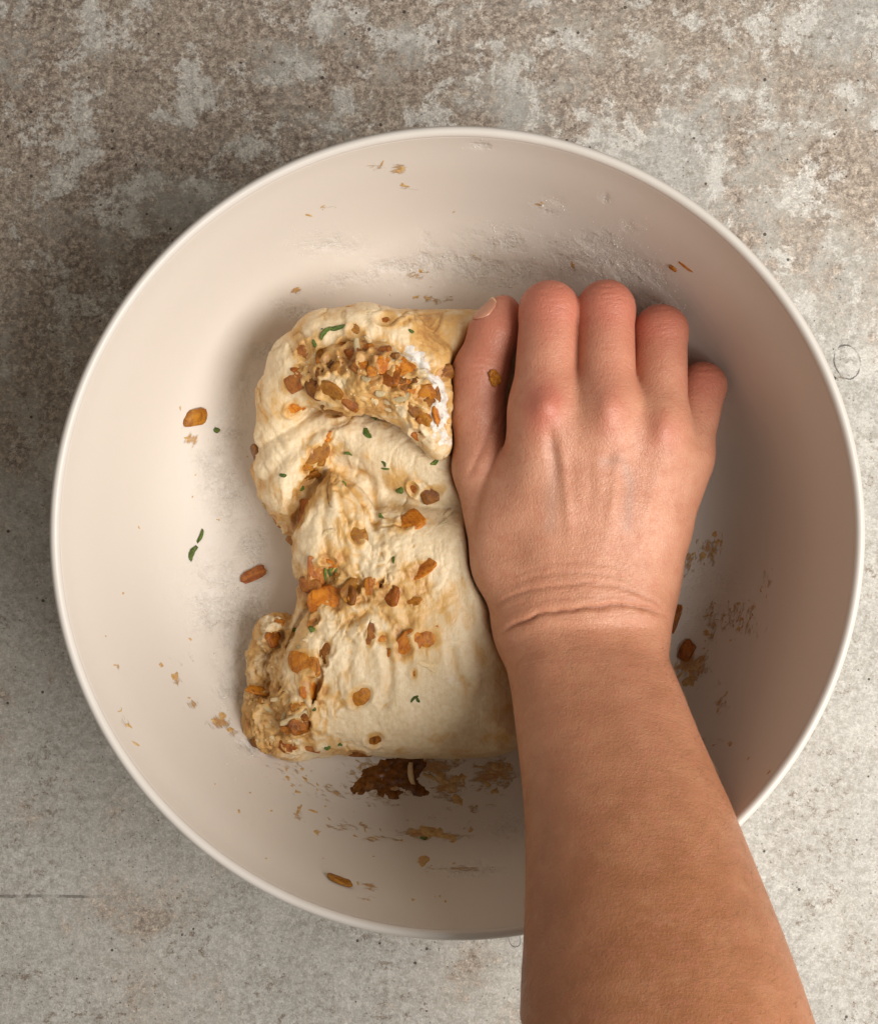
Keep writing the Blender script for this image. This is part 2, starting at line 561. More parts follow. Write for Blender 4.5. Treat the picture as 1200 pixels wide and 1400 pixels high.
def skin_material():
    t = NT('skin')
    v = t.coords()
    red = t.attr('red')
    crs = t.attr('crease')
    wr = t.attr('wrinkle')
    vein = t.attr('vein')
    n1 = t.noise(v, 55, 5, 0.6)
    n2 = t.noise(v, 240, 4, 0.65)
    n3 = t.noise(v, 900, 3, 0.6)
    base = t.mix(t.ramp(n1, 0.3, 0.7), (0.53, 0.25, 0.150), (0.62, 0.315, 0.20))
    base = t.mix(t.attr('tan'), base, t.mix(t.ramp(n1, 0.3, 0.7), (0.375, 0.155, 0.066), (0.455, 0.20, 0.092)))  # skin grows browner and darker from hand to elbow
    base = t.mix(t.ramp(n2, 0.45, 0.72, 0, 0.5), base, (0.49, 0.20, 0.115))
    nb = t.noise(v, 95, 4, 0.6, 0.5)
    base = t.mix(t.ramp(nb, 0.5, 0.72, 0, 0.18), base, (0.66, 0.37, 0.21))
    base = t.mix(t.ramp(n3, 0.55, 0.8, 0, 0.25), base, (0.66, 0.40, 0.28))
    rd = t.math('ADD', red, t.math('MULTIPLY_ADD', n2, 0.35, -0.17), clamp=True)
    base = t.mix(t.math('MULTIPLY', rd, 0.8), base, (0.50, 0.15, 0.10))
    base = t.mix(t.math('MULTIPLY', vein, 0.35), base, (0.36, 0.26, 0.22))
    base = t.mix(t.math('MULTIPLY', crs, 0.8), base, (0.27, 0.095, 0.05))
    # pale flour dust and moles
    d = t.voro(v, 620)
    dc = t.n('ShaderNodeSeparateColor')
    t.put(dc.inputs[0], t.voro(v, 620, out='Color'))
    dust = t.math('LESS_THAN', d, t.ramp(dc.outputs[0], 0.90, 1.0, 0.0, 0.13))
    base = t.mix(t.math('MULTIPLY', dust, t.math('MULTIPLY', t.attr('dust'), 0.7)), base, (0.78, 0.66, 0.54))
    d2 = t.voro(v, 130)
    dc2 = t.n('ShaderNodeSeparateColor')
    t.put(dc2.inputs[0], t.voro(v, 130, out='Color'))
    mole = t.math('LESS_THAN', d2, t.ramp(dc2.outputs[1], 0.6, 1.0, 0.0, 0.075))
    base = t.mix(t.math('MULTIPLY', mole, 0.45), base, (0.30, 0.12, 0.06))
    # fine skin relief: cell pattern + crosswise lines
    cell = t.voro(v, 750, feature='DISTANCE_TO_EDGE')
    vl = t.coords(scale=(0.22, 1, 0.7), rot=(0, 0, 0.06))
    lines = t.noise(vl, 620, 4, 0.6, 0.4)
    vl2 = t.coords(scale=(1, 0.6, 1), rot=(0, 0, 0.7))
    pores = t.noise(vl2, 1300, 2, 0.6)
    nrm = t.bump(t.ramp(cell, 0.0, 0.12), t.math('MULTIPLY_ADD', t.attr('tan'), -0.12, 0.2), 0.0006)
    nrm = t.bump(lines, t.math('MULTIPLY_ADD', wr, 0.5, 0.05), 0.0009, nrm)
    nrm = t.bump(pores, t.math('MULTIPLY_ADD', t.attr('tan'), -0.12, 0.42), 0.0006, nrm)
    nrm = t.bump(n2, 0.12, 0.0015, nrm)
    return t.set(Base_Color=base, Roughness=t.ramp(n2, 0.3, 0.7, 0.36, 0.5), Normal=nrm, Subsurface_Weight=0.14,
                 Subsurface_Radius=(1.0, 0.33, 0.16), Subsurface_Scale=0.0032, Specular_IOR_Level=0.42)


BX, BY = P(625, 729, 105)[:2]
M_stone = stone_material()
M_bowl = bowl_material()
M_rim = rim_material()
M_dough = dough_material()
M_onion = onion_material('caramelised_onion', (0.33, 0.100, 0.004), (0.52, 0.205, 0.013), (0.21, 0.055, 0.003))
M_onion_dark = onion_material('dark_onion', (0.19, 0.050, 0.002), (0.36, 0.120, 0.007), (0.09, 0.022, 0.001), 0.14)
M_onion_red = onion_material('reddish_onion', (0.29, 0.08, 0.012), (0.44, 0.16, 0.025), (0.18, 0.05, 0.008))
M_chive = onion_material('chive_green', (0.05, 0.10, 0.010), (0.14, 0.20, 0.03), (0.025, 0.055, 0.006), 0.1)
M_cheese = onion_material('cheese_shred_cream', (0.70, 0.53, 0.29), (0.77, 0.61, 0.36), (0.62, 0.42, 0.19))
M_flour = simple('flour_grain', (0.76, 0.71, 0.63), 0.9)
M_skin = skin_material()
M_nail = simple('nail', (0.56, 0.265, 0.17), 0.26, Subsurface_Weight=0.2, Subsurface_Scale=0.002, Specular_IOR_Level=0.5)
M_nail_tip = simple('nail_tip', (0.72, 0.50, 0.31), 0.35)


def smear_material(name, a, b):
    t = NT(name)
    v = t.coords()
    n1 = t.noise(v, 500, 4, 0.6)
    return t.set(Base_Color=t.mix(t.ramp(n1, 0.3, 0.7), a, b), Roughness=0.28, Normal=t.bump(n1, 0.5, 0.0006),
                 Subsurface_Weight=0.15, Subsurface_Scale=0.001)


M_smear = smear_material('dough_smear_tan', (0.45, 0.26, 0.09), (0.63, 0.42, 0.19))
M_smear_dark = smear_material('onion_smear_brown', (0.085, 0.027, 0.005), (0.24, 0.088, 0.013))

# ------------------------------------------------------------------ the table
g = 600
tv = [(-g, -g, 0), (g, -g, 0), (g, g, 0), (-g, g, 0), (-g, -g, -20), (g, -g, -20), (g, g, -20), (-g, g, -20)]
tf = [(0, 1, 2, 3), (7, 6, 5, 4), (0, 4, 5, 1), (1, 5, 6, 2), (2, 6, 7, 3), (3, 7, 4, 0)]
table = mesh_obj('table_surface', tv, tf, M_stone, smooth=False)
tag(table, 'mottled grey and brown weathered stone surface under the bowl', 'table', kind='structure')

# ------------------------------------------------------------------ the bowl
BX, BY = P(625, 729, 105)[:2]
inner = [(0, 6), (40, 6), (70, 6.05), (84, 6.5), (93, 7.8), (101, 10.8), (108, 15.8), (114, 23), (119, 32), (123.5, 44), (128, 60), (132, 77), (135.6, 92), (137.5, 102)]
outer = [(140.9, 102), (139, 90), (135.5, 75), (131.5, 58), (127, 42), (121.5, 28), (116, 18.5), (109, 10), (102, 5), (97, 2.5), (92, 1.2), (90, 0.3), (84, 0.3), (82, 1.5), (40, 1.5), (0, 1.5)]


def dense(poly, step):
    p = np.array(poly, float)
    # Catmull-Rom then resample
    out = []
    for i in range(len(p) - 1):
        p0, p1, p2, p3 = p[max(i - 1, 0)], p[i], p[i + 1], p[min(i + 2, len(p) - 1)]
        L = np.linalg.norm(p2 - p1)
        for k in range(max(1, int(L / step))):
            t = k / max(1, int(L / step))
            out.append(0.5 * (2 * p1 + (p2 - p0) * t + (2 * p0 - 5 * p1 + 4 * p2 - p3) * t * t + (3 * p1 - p0 - 3 * p2 + p3) * t ** 3))
    out.append(p[-1])
    return np.array(out)


def lathe(prof, seg, cx, cy, z0=0.0):
    a = np.linspace(0, 2 * np.pi, seg, endpoint=False)
    n = len(prof)
    V = np.stack([cx + prof[:, None, 0] * np.cos(a), cy + prof[:, None, 0] * np.sin(a), np.repeat(prof[:, 1:2], seg, 1) + z0], -1).reshape(-1, 3)
    i = np.arange(n - 1)[:, None] * seg
    j = np.arange(seg)[None]
    j1 = (j + 1) % seg
    Fc = np.stack([i + j, i + j1, i + seg + j1, i + seg + j], -1).reshape(-1, 4)
    return V, Fc


bowl = bpy.data.objects.new('mixing_bowl', None)
C.objects.link(bowl)
tag(bowl, 'large round cream mixing bowl with white rim holding the dough', 'bowl')
pin = dense(inner, 1.6)
pin[0, 0] = 0.05
pout = dense(outer, 3)
pout[-1, 0] = 0.05
prof = np.concatenate([pin, pout])
V, Fc = lathe(prof, 480, BX, BY)

# flour dust distribution (photo pixel clusters: x, y, sx, sy, strength)
FL = [(450, 335, 40, 14, .5), (400, 425, 30, 18, .7), (470, 385, 30, 12, .5), (545, 372, 40, 16, .8), (585, 340, 12, 22, .6), (630, 360, 40, 16, .9), (680, 330, 45, 16, .9), (700, 375, 60, 18, .9),
      (790, 355, 45, 18, 1.1), (850, 375, 40, 22, 1.1), (815, 330, 35, 12, .6), (745, 282, 20, 10, .7), (850, 310, 25, 8, .6), (660, 198, 14, 5, .6), (828, 270, 6, 5, .8), (360, 480, 22, 14, .9), (330, 520, 16, 20, .6),
      (315, 590, 20, 30, .7), (290, 640, 26, 40, .5), (320, 680, 20, 35, .7), (345, 740, 18, 30, .8), (290, 800, 45, 35, .5), (340, 830, 22, 25, .9), (325, 880, 25, 40, 1.2), (318, 940, 20, 30, 1.3), (345, 1010, 22, 22, 1.0),
      (300, 860, 30, 30, .8), (640, 1190, 40, 10, .6), (700, 1130, 25, 20, .5), (900, 430, 25, 18, .7), (915, 520, 30, 60, .25), (930, 830, 40, 60, .25), (980, 800, 30, 40, .25), (870, 395, 30, 30, .8)]
px, py = to_px(V)
fl = np.zeros(len(V))
for cx, cy, sx, sy, s in FL:
    fl += 1.35 * s * np.exp(-((px - cx) / sx) ** 2 - ((py - cy) / sy) ** 2)
fl[len(pin) * 480:] = 0
fl = np.clip(fl * np.clip(0.55 + 2.2 * fbm(V, 0.14, 3, 0.6), 0, 1.5), 0, 1.2)
SMR = [(517, 228, 14, 10, .8), (546, 233, 14, 9, .9), (553, 256, 18, 4, .6), (447, 284, 22, 6, .6), (737, 280, 9, 5, .8), (404, 397, 9, 6, 1), (570, 376, 24, 9, .8), (648, 352, 14, 8, .6), (780, 365, 24, 12, .6), (600, 410, 60, 8, .7), (172, 985, 8, 16, .7),
       (242, 930, 8, 9, .9), (266, 962, 10, 9, .9), (300, 988, 18, 10, 1.2), (320, 1002, 12, 7, 1), (262, 600, 12, 10, 1.0), (400, 1055, 45, 22, .6), (450, 1085, 60, 22, .6), (406, 1116, 9, 9, 1), (480, 1130, 50, 9, .7), (515, 1147, 45, 5, .8),
       (505, 1060, 50, 30, .8), (535, 1075, 60, 34, .9), (615, 1075, 28, 26, 1.1), (675, 1060, 45, 28, 1.0), (648, 1104, 11, 8, .9), (595, 1048, 60, 16, 1.0), (575, 1139, 28, 8, 1.3), (615, 1143, 36, 5, 1.0), (575, 1179, 11, 5, 1), (620, 1187, 50, 6, .8),
       (640, 1132, 20, 5, .7), (503, 1212, 14, 8, .9), (500, 1229, 14, 4, .8), (965, 750, 32, 26, .8), (935, 765, 20, 30, .8), (945, 910, 28, 24, 1.1), (970, 850, 14, 36, .8), (1010, 845, 40, 36, .75), (1048, 790, 12, 26, .7), (985, 960, 12, 32, .7), (975, 1012, 22, 6, .7),
       (160, 913, 5, 5, .7), (250, 905, 30, 20, .5), (395, 640, 40, 160, .3), (600, 1120, 160, 60, .35), (760, 330, 80, 50, .35)]
sml = np.zeros(len(V))
for cx, cy, sx, sy, s_ in SMR:
    sml = np.maximum(sml, s_ * np.exp(-((px - cx) / sx) ** 2 - ((py - cy) / sy) ** 2))
sml[len(pin) * 480:] = 0
bowl_body = mesh_obj('bowl_body', V, Fc, M_bowl, bowl, attrs={'flour': fl, 'smear': sml})
ang = np.linspace(0, 2 * np.pi, 24)
rp = np.stack([139.2 + 1.85 * np.cos(ang), 102.4 + 2.4 * np.sin(ang)], 1)[::-1]
V, Fc = lathe(rp, 360, BX, BY)
rim = mesh_obj('rim', V, Fc[:, ::-1], M_rim, bowl)


def make_bvh(o):
    me = o.data
    vs = [v.co.copy() for v in me.vertices]
    return BVHTree.FromPolygons(vs, [tuple(p.vertices) for p in me.polygons])


bvh_bowl = make_bvh(bowl_body)


def cast(bvh, px, py):
    """point and normal on a surface seen at a photo pixel (mm)"""
    d = Vector(((px - 600) / FPX, -(py - 700) / FPX, -1)).normalized()
    loc, nrm, idx, dist = bvh.ray_cast(Vector((0, 0, ZC / 1000)), d)
    if loc is None:
        return None
    if nrm.dot(d) > 0:
        nrm = -nrm
    return np.array(loc) * 1000, np.array(nrm)


# ------------------------------------------------------------------ the hand and arm
def cap_px(a, b):
    return P(*a[:3]), P(*b[:3]), a[3], b[3]


SL = 0.98                                   # how steeply the forearm rises (dz per dy)
WY, WZ = 41.0, 50.0
edges = [(855, 686, 903), (900, 690, 915), (950, 700, 936), (1000, 706, 956), (1050, 712, 978), (1100, 717, 1001), (1150, 719.5, 1021), (1200, 720, 1041), (1250, 719, 1062), (1300, 717, 1081), (1350, 714, 1099), (1400, 712, 1116)]
aY, aX, aW = [], [], []
for py_, l, r in edges:
    k = (py_ - 700)
    Y = k * (ZC - WZ + SL * WY) / (FPX + k * SL)
    z = WZ + SL * (Y - WY)
    s = sc_at(z)
    aY.append(Y)
    aX.append(((l + r) / 2 - 600) * s)
    aW.append((r - l) / 2 * s)
# the part past the picture: forearm to elbow and on
aX += [aX[-1] + 9, aX[-1] + 22, aX[-1] + 46]
aW += [aW[-1] * 0.985, aW[-1] * 0.95, aW[-1] * 0.97]
aY += [aY[-1] + 25, aY[-1] + 60, aY[-1] + 130]
aX = [aX[0] - 1.0] + aX
aW = [aW[0] * 0.92] + aW
aY = [aY[0] - 16] + aY
aH = [18.0 + 12.5 * min(1, max(0, (y - 45) / 100)) - 3.0 * (y < 40) for y in aY]


def rise(y):
    t = np.maximum(-y - WY, 0)
    return SL * (np.sqrt(t * t + 36) - 6)


def interp(v, xs, ys_):
    return np.interp(v, xs, ys_).astype(F32)


def finger(x, y, z, pts, k=4.0):
    d = None
    for a, b in zip(pts[:-1], pts[1:]):
        c = capsule(x, y, z, a[:3], b[:3], a[3], b[3])
        d = c if d is None else smin(d, c, k)
    return d


def J(px, py, z, r):
    p = P(px, py, z)
    return (p[0], p[1], p[2], r)


def off(j, dx, dy, dz, r):
    return (j[0] + dx, j[1] + dy, j[2] + dz, r)


mcp = [J(744, 560, 58.5, 12.2), J(828, 560, 60.5, 11.4), J(900, 584, 57, 10.8), J(937, 626, 49.5, 9.4)]
pip = [J(751, 426, 51, 11.2), J(828, 423, 52, 10.6), J(903, 454, 47, 10.0), J(961, 527, 40, 8.5)]
FING = []
for i, (m, p) in enumerate(zip(mcp, pip)):
    L = (26, 28, 25, 19)[i]
    mid = tuple((m[q] * 0.5 + p[q] * 0.5) for q in range(3))
    midr = (12.1, 10.9, 10.2, 9.1)[i]
    d = off(p, (-1, 0, -1, -3)[i], -4, -L, p[3] - 1.6)
    zt = 14.0
    tip = (d[0] + (-1, -1, -2, -3)[i], d[1] - 16, max(zt, d[2] - 6), p[3] - 2.8)
    FING.append([m, p, d, tip])
THUMB = [J(700, 770, 45, 15), J(659, 640, 42, 10.6), J(653, 560, 41, 9.4), J(657, 507, 41.5, 9.7), J(676, 455, 41, 9.0), J(688, 427, 40, 6.6)]
WR = [J(742, 848, 49, 17.0), J(778, 846, 51, 17.2), J(815, 846, 51, 17.2), J(850, 846, 48.5, 16.2)]


def hand_sdf(x, y, z):
    x, y, z = [np.asarray(q, F32) for q in (x, y, z)]
    palm = None
    for i in range(4):
        wmid = tuple(WR[i][q] * 0.45 + mcp[i][q] * 0.55 for q in range(3))
        rm = (13.4, 13.6, 13.0, 12.2)[i]
        c = smin(capsule(x, y, z, WR[i][:3], wmid, WR[i][3], rm), capsule(x, y, z, wmid, mcp[i][:3], rm, mcp[i][3]), 3)
        palm = c if palm is None else smin(palm, c, 11.0)
    # palm thickness, first web bulge, heel of the hand
    palm = smin(palm, ellipsoid(x, y, z, P(790, 720, 38), (27, 34, 15)), 8)
    palm = smin(palm, ellipsoid(x, y, z, P(704, 695, 51), (14, 27, 11), -0.25), 7)
    palm = smin(palm, ellipsoid(x, y, z, P(880, 760, 38), (13, 26, 15), 0.1), 8)
    # knuckle heads, tendons and the dips between
    for i in range(4):
        m = mcp[i]
        palm = smin(palm, ellipsoid(x, y, z, (m[0] + (0, 0, 0, -1)[i], m[1] - 1, m[2] + (3.0, 2.0, 2.0, 1.2)[i]), (7, 9, m[3] - 0.5)), 5)
    for a_, b_ in zip(mcp[:-1], mcp[1:]):
        palm = smin(palm, capsule(x, y, z, (a_[0], a_[1] - 9, a_[2] - 0.5), (b_[0] - (3.5 if b_ is mcp[3] else 0), b_[1] - 9, b_[2] - 0.5), a_[3] - 0.8, b_[3] - (1.5 if b_ is mcp[3] else 0.8)), 6)
    th = finger(x, y, z, THUMB, 5)
    d = None
    for i, f in enumerate(FING):
        q = smin(palm, finger(x, y, z, f, 2.5), (6.5, 6.5, 6.5, 6.5)[i])
        d = q if d is None else smin(d, q, 0.9)
    # thumb: blends with the palm only towards its root
    kk = np.clip((-(y) - 4.0) / 16.0, 0, 1) * 9 + 0.8
    h = np.maximum(kk - np.abs(d - th), 0) / kk
    d = np.minimum(d, th) - h * h * kk * 0.25
    # forearm
    Y = -y
    xc, a_, b_ = interp(Y, aY, aX), interp(Y, aY, aW), interp(Y, aY, aH)
    zc = WZ + rise(y) - 1.0
    tt = np.maximum(Y - WY, 0)
    sl_ = SL * tt / np.sqrt(tt * tt + 36)
    u, v = (x - xc), (z - zc) / np.sqrt(1 + sl_ * sl_)
    arm = (np.sqrt(np.abs(u / a_) ** 2.15 + np.abs(v / b_) ** 2.15) - 1) * b_ * 0.85
    arm = smax(arm, (WY - 16 - Y), 6)
    arm = smax(arm, (Y - 268) * 0.8, 30)
    return smin(d, arm, 9)


xs = np.arange(-2, 152, 0.72).astype(F32)
yh = np.arange(88, -62, -0.72)
ya = np.arange(-62, -276, -1.5)
ys = np.concatenate([yh, ya])[::-1].astype(F32)
ws = np.arange(-16, 108, 0.76).astype(F32)
D = np.empty((len(xs), len(ys), len(ws)), F32)
for j0 in range(0, len(ys), 40):
    yy = ys[j0:j0 + 40][None, :, None]
    D[:, j0:j0 + 40] = hand_sdf(xs[:, None, None], yy, ws[None, None, :] + rise(yy).astype(F32))
HV, HF = surface_nets(D, xs, ys, ws)
HV[:, 2] += rise(HV[:, 1])
del D
for _ in range(2):
    gN, gl = grad(hand_sdf, HV)
    dv = hand_sdf(HV[:, 0], HV[:, 1], HV[:, 2])
    HV -= gN * np.clip(dv / np.maximum(gl, 0.3), -0.8, 0.8)[:, None]
HN, _ = grad(hand_sdf, HV)


def seg_dist(px, py, pts):
    best = np.full(len(px), 1e9)
    tt = np.zeros(len(px))
    n = len(pts) - 1
    for i in range(n):
        ax, ay = pts[i]
        bx, by = pts[i + 1]
        ex, ey = bx - ax, by - ay
        h = np.clip(((px - ax) * ex + (py - ay) * ey) / (ex * ex + ey * ey), 0, 1)
        d = np.hypot(px - ax - h * ex, py - ay - h * ey)
        m = d < best
        best[m] = d[m]
        tt[m] = (i + h[m]) / n
    return best, tt


hx, hy = to_px(HV)
up = np.clip(HN[:, 2] * 1.6 + 0.25, 0, 1)
disp = 0.35 * fbm(HV, 0.05, 2, off=3) * up
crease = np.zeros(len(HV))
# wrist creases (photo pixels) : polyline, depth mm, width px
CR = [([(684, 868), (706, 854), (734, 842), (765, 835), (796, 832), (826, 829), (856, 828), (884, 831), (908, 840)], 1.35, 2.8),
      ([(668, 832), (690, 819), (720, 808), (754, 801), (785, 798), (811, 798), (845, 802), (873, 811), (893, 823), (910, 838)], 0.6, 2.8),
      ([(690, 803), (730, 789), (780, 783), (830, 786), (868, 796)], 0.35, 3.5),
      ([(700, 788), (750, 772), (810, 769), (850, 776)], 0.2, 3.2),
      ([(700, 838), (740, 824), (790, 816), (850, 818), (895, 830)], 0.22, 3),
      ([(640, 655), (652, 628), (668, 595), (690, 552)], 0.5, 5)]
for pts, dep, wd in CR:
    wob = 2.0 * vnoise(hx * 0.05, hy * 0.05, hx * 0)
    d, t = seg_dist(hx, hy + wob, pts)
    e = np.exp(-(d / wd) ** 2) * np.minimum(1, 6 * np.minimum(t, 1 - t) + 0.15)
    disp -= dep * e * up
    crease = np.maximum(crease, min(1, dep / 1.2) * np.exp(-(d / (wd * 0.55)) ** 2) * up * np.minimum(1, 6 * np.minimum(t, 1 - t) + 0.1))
# soft roll of skin above and below the deep crease
d, t = seg_dist(hx, hy - 12, CR[0][0])
disp += 0.4 * np.exp(-(d / 11) ** 2) * up
d, t = seg_dist(hx, hy + 13, CR[0][0])
disp += 0.35 * np.exp(-(d / 9) ** 2) * up


def spot(cx, cy, sx, sy, rot=0.0):
    ca, sa = math.cos(rot), math.sin(rot)
    u = (hx - cx) * ca + (hy - cy) * sa
    v = -(hx - cx) * sa + (hy - cy) * ca
    return np.exp(-(u / sx) ** 2 - (v / sy) ** 2)


# dips between the knuckles and beside the tendons, low tendons
for (cx, cy, sx, sy, rot, h) in ((756, 622, 8, 30, -.15, -1.5), (790, 590, 12, 24, 0, -.25), (866, 605, 12, 22, 0, -.25), (832, 632, 10, 16, .3, -.5), (925, 640, 10, 24, -.2, -.2),
                                 (744, 556, 17, 18, 0, 1.4), (830, 562, 15, 22, 0, 1.2), (904, 590, 13, 18, 0, 1.1), (850, 625, 14, 10, 0.2, .7), (700, 690, 26, 50, .3, .8), (773, 670, 8, 60, -.1, .75), (838, 680, 8, 55, .12, .6), (890, 680, 8, 50, .25, .45), (806, 660, 9, 45, 0, -.4)):
    disp += h * spot(cx, cy, sx, sy, rot) * up
# knuckle wrinkles over the finger joints
for i, (cx, cy) in enumerate(((751, 404), (828, 402), (903, 434), (962, 508))):
    wv = np.sin((hy - cy) * 0.72 + 1.4 * vnoise(hx * 0.07, hy * 0.09, hx * 0 + i) + 0.006 * (hx - cx) ** 2 * 0.2)
    brk = np.clip(0.55 + 1.6 * vnoise(hx * 0.045, hy * 0.10, hx * 0 + 30 + i), 0, 1)
    disp += (0.20 * np.minimum(wv, 0.25) * brk) * spot(cx, cy - 2, 26, 15)
for (cx, cy) in ((655, 505),):
    wv = np.sin((hy - cy) * 0.7 + 1.4 * vnoise(hx * 0.07, hy * 0.09, hx * 0))
    disp += 0.2 * wv * spot(cx, cy, 26, 18)
# forearm muscle and bone relief
disp += 0.9 * spot(885, 860, 20, 26) * up * 0 + 0.5 * spot(740, 905, 26, 40) * up - 0.4 * spot(800, 960, 40, 60) * up
HV2 = HV + HN * disp[:, None]

red = 0.55 * spot(745, 410, 40, 36) + 0.55 * spot(828, 408, 36, 36) + 0.62 * spot(904, 435, 34, 36) + 0.75 * spot(968, 525, 30, 46) + 1.3 * spot(743, 556, 26, 36, .3) + 0.6 * spot(833, 560, 22, 46) + 0.6 * spot(905, 590, 26, 30)
red += 0.10 + 0.5 * np.clip((560 - hy) / 120, 0, 1) + 0.35 * spot(655, 520, 50, 120)
wrinkle = spot(790, 815, 140, 60) + 0.5 * spot(750, 415, 40, 26) + 0.5 * spot(828, 415, 36, 26) + 0.5 * spot(903, 445, 34, 26) + 0.25
vein = 0.9 * np.exp(-(seg_dist(hx, hy, [(826, 632), (850, 628), (862, 660), (858, 720)])[0] / 8) ** 2) + 0.8 * np.exp(-(seg_dist(hx, hy, [(752, 610), (756, 650), (752, 720)])[0] / 9) ** 2)
dust = spot(830, 900, 110, 70) + 0.15
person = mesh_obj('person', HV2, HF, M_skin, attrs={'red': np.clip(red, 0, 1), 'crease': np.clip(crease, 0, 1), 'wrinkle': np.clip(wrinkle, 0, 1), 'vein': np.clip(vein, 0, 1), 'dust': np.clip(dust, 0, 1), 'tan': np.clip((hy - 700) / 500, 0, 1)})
tag(person, 'bare forearm and curled hand of a person reaching into the bowl and pressing the dough', 'person')
bvh_hand = make_bvh(person)

# fine short hairs lying on the forearm
cand = np.nonzero((hy > 880) & (HN[:, 2] > -0.1) & (HV[:, 1] > -190))[0]
cand = rng.choice(cand, 900, replace=False)
hv, hf = [], []
for q in cand:
    p, n_ = HV2[q], HN[q]
    d_ = np.array([0.75 + 0.3 * rng.normal(), 0.45 + 0.35 * rng.normal(), 0.0])
    d_ -= n_ * d_.dot(n_)
    d_ /= np.linalg.norm(d_)
    L = rng.uniform(2.5, 6.0)
    sd = np.cross(n_, d_)
    b_ = len(hv)
    for k, t_ in enumerate((0, 0.35, 0.7, 1.0)):
        c_ = p + d_ * L * t_ + n_ * (0.9 * t_ * (1.3 - t_)) + sd * 0.5 * t_ * t_ * rng.uniform(-1, 1)
        r_ = 0.032 * (1 - 0.8 * t_)
        hv += [c_ + sd * r_, c_ - sd * r_, c_ + n_ * r_ * 1.6]
    for k in range(3):
        for e in range(3):
            a1, a2 = b_ + 3 * k + e, b_ + 3 * k + (e + 1) % 3
            hf.append((a1, a2, a2 + 3, a1 + 3))
hair = mesh_obj('arm_hair', np.array(hv), np.array(hf), simple('fine_hair', (0.30, 0.17, 0.08), 0.45), person)
tag(hair, kind='stuff')

# thumbnail: a curved plate on the outer side of the thumb tip
A = np.array(THUMB[4][:3])
B = np.array(THUMB[5][:3])
ax_ = (B - A) / np.linalg.norm(B - A)
upv = np.array([0, 0, 1.0])
lv = np.cross(upv, ax_)
lv /= np.linalg.norm(lv)
upv = np.cross(ax_, lv)
if lv[0] > 0:
    lv = -lv
nu, nv = 13, 15
NV = []
for iu in range(nu):
    for iv in range(nv):
        t = iu / (nu - 1)
        s = iv / (nv - 1) * 2 - 1
        phi = math.radians(62 + s * 34 * (1 - 0.35 * max(0, (t - 0.6) / 0.4) ** 2 - 0.25 * max(0, (0.3 - t) / 0.3) ** 2))
        c = A + ax_ * (0.6 + 11.2 * t - 1.8 * (s * s) * (1 if t > 0.5 else -1) * abs(t - .5) * 2)
        dirv = math.cos(phi) * upv + math.sin(phi) * lv
        p = c + dirv * 14
        hit = bvh_hand.ray_cast(Vector(p / 1000), Vector(-dirv))
        q = np.array(hit[0]) * 1000 if hit[0] is not None else c + dirv * 6.5
        rr = np.dot(q - c, dirv)
        rr = max(rr, 6.3 if t > .8 else 0) + 0.34 - 0.5 * (abs(s) ** 4) - 0.35 * max(0, (0.2 - t) / 0.2)
        NV.append(c + dirv * rr)
NV = np.array(NV)
NF = np.array([(i * nv + j, i * nv + j + 1, (i + 1) * nv + j + 1, (i + 1) * nv + j) for i in range(nu - 1) for j in range(nv - 1)])
nail = mesh_obj('thumbnail', NV, NF, M_nail, person)
sol = nail.modifiers.new('s', 'SOLIDIFY')
sol.thickness = 0.0004
sol.offset = -1
nail.data.materials.append(M_nail_tip)
for p in nail.data.polygons:
    if p.index // (nv - 1) >= nu - 2:
        p.material_index = 1

# ------------------------------------------------------------------ the dough
def PX(pts, z):
    return [tuple(P(a, b, z)[:2]) for a, b in pts]


OUT = PX([(430, 458), (480, 436), (545, 424), (610, 424), (690, 430), (716, 480), (722, 560), (722, 640), (722, 760), (728, 880), (730, 960), (725, 1022), (690, 1033), (640, 1036), (560, 1036), (500, 1030), (440, 1036), (402, 1028),
          (375, 1000), (372, 960), (372, 900), (388, 862), (408, 835), (412, 820), (402, 780), (397, 740), (377, 715), (354, 680), (345, 640), (354, 590), (372, 545), (388, 500), (410, 472)], 22)
MAIN = PX([(415, 800), (440, 740), (480, 690), (560, 680), (640, 690), (700, 740), (722, 860), (728, 960), (722, 1018), (680, 1031), (600, 1036), (500, 1030), (430, 1030), (388, 1010), (372, 960), (372, 900), (395, 850)], 26)
MID = PX([(346, 640), (354, 596), (385, 560), (450, 548), (560, 556), (630, 590), (680, 600), (700, 680), (640, 716), (560, 700), (510, 668), (462, 640), (432, 668), (402, 716), (378, 712), (356, 680)], 26)
TAIL = PX([(500, 432), (545, 424), (610, 424), (690, 430), (716, 480), (710, 580), (640, 590), (560, 540), (500, 480)], 22)
WEDGE = PX([(398, 745), (410, 700), (436, 660), (452, 640), (490, 660), (520, 700), (532, 760), (520, 795), (470, 790), (425, 815), (404, 790)], 30)


def pillow(x, y, z, poly, half, r, zc, dome=0.0, dw=30.0):
    d2 = poly2d(x, y, poly)
    hh = half + dome * (1 - np.exp(np.minimum(d2, 0) / dw))
    q1 = d2 + r
    q2 = np.abs(z - zc) - (hh - r)
    return np.minimum(np.maximum(q1, q2), 0) + np.sqrt(np.maximum(q1, 0) ** 2 + np.maximum(q2, 0) ** 2) - r


ROLL = [J(372, 596, 30, 7), J(388, 545, 34, 10.5), J(412, 502, 37, 12), J(448, 474, 38, 13), J(495, 462, 38, 13), J(548, 470, 38, 12), J(582, 500, 39, 11), J(600, 556, 40, 9.5), J(604, 604, 39, 6.5)]
ROLL2 = [J(425, 520, 41, 10.5), J(468, 520, 46, 12.5), J(515, 518, 50, 13), J(555, 540, 50, 11.5), J(585, 575, 47, 9), J(599, 606, 44, 5.8)]


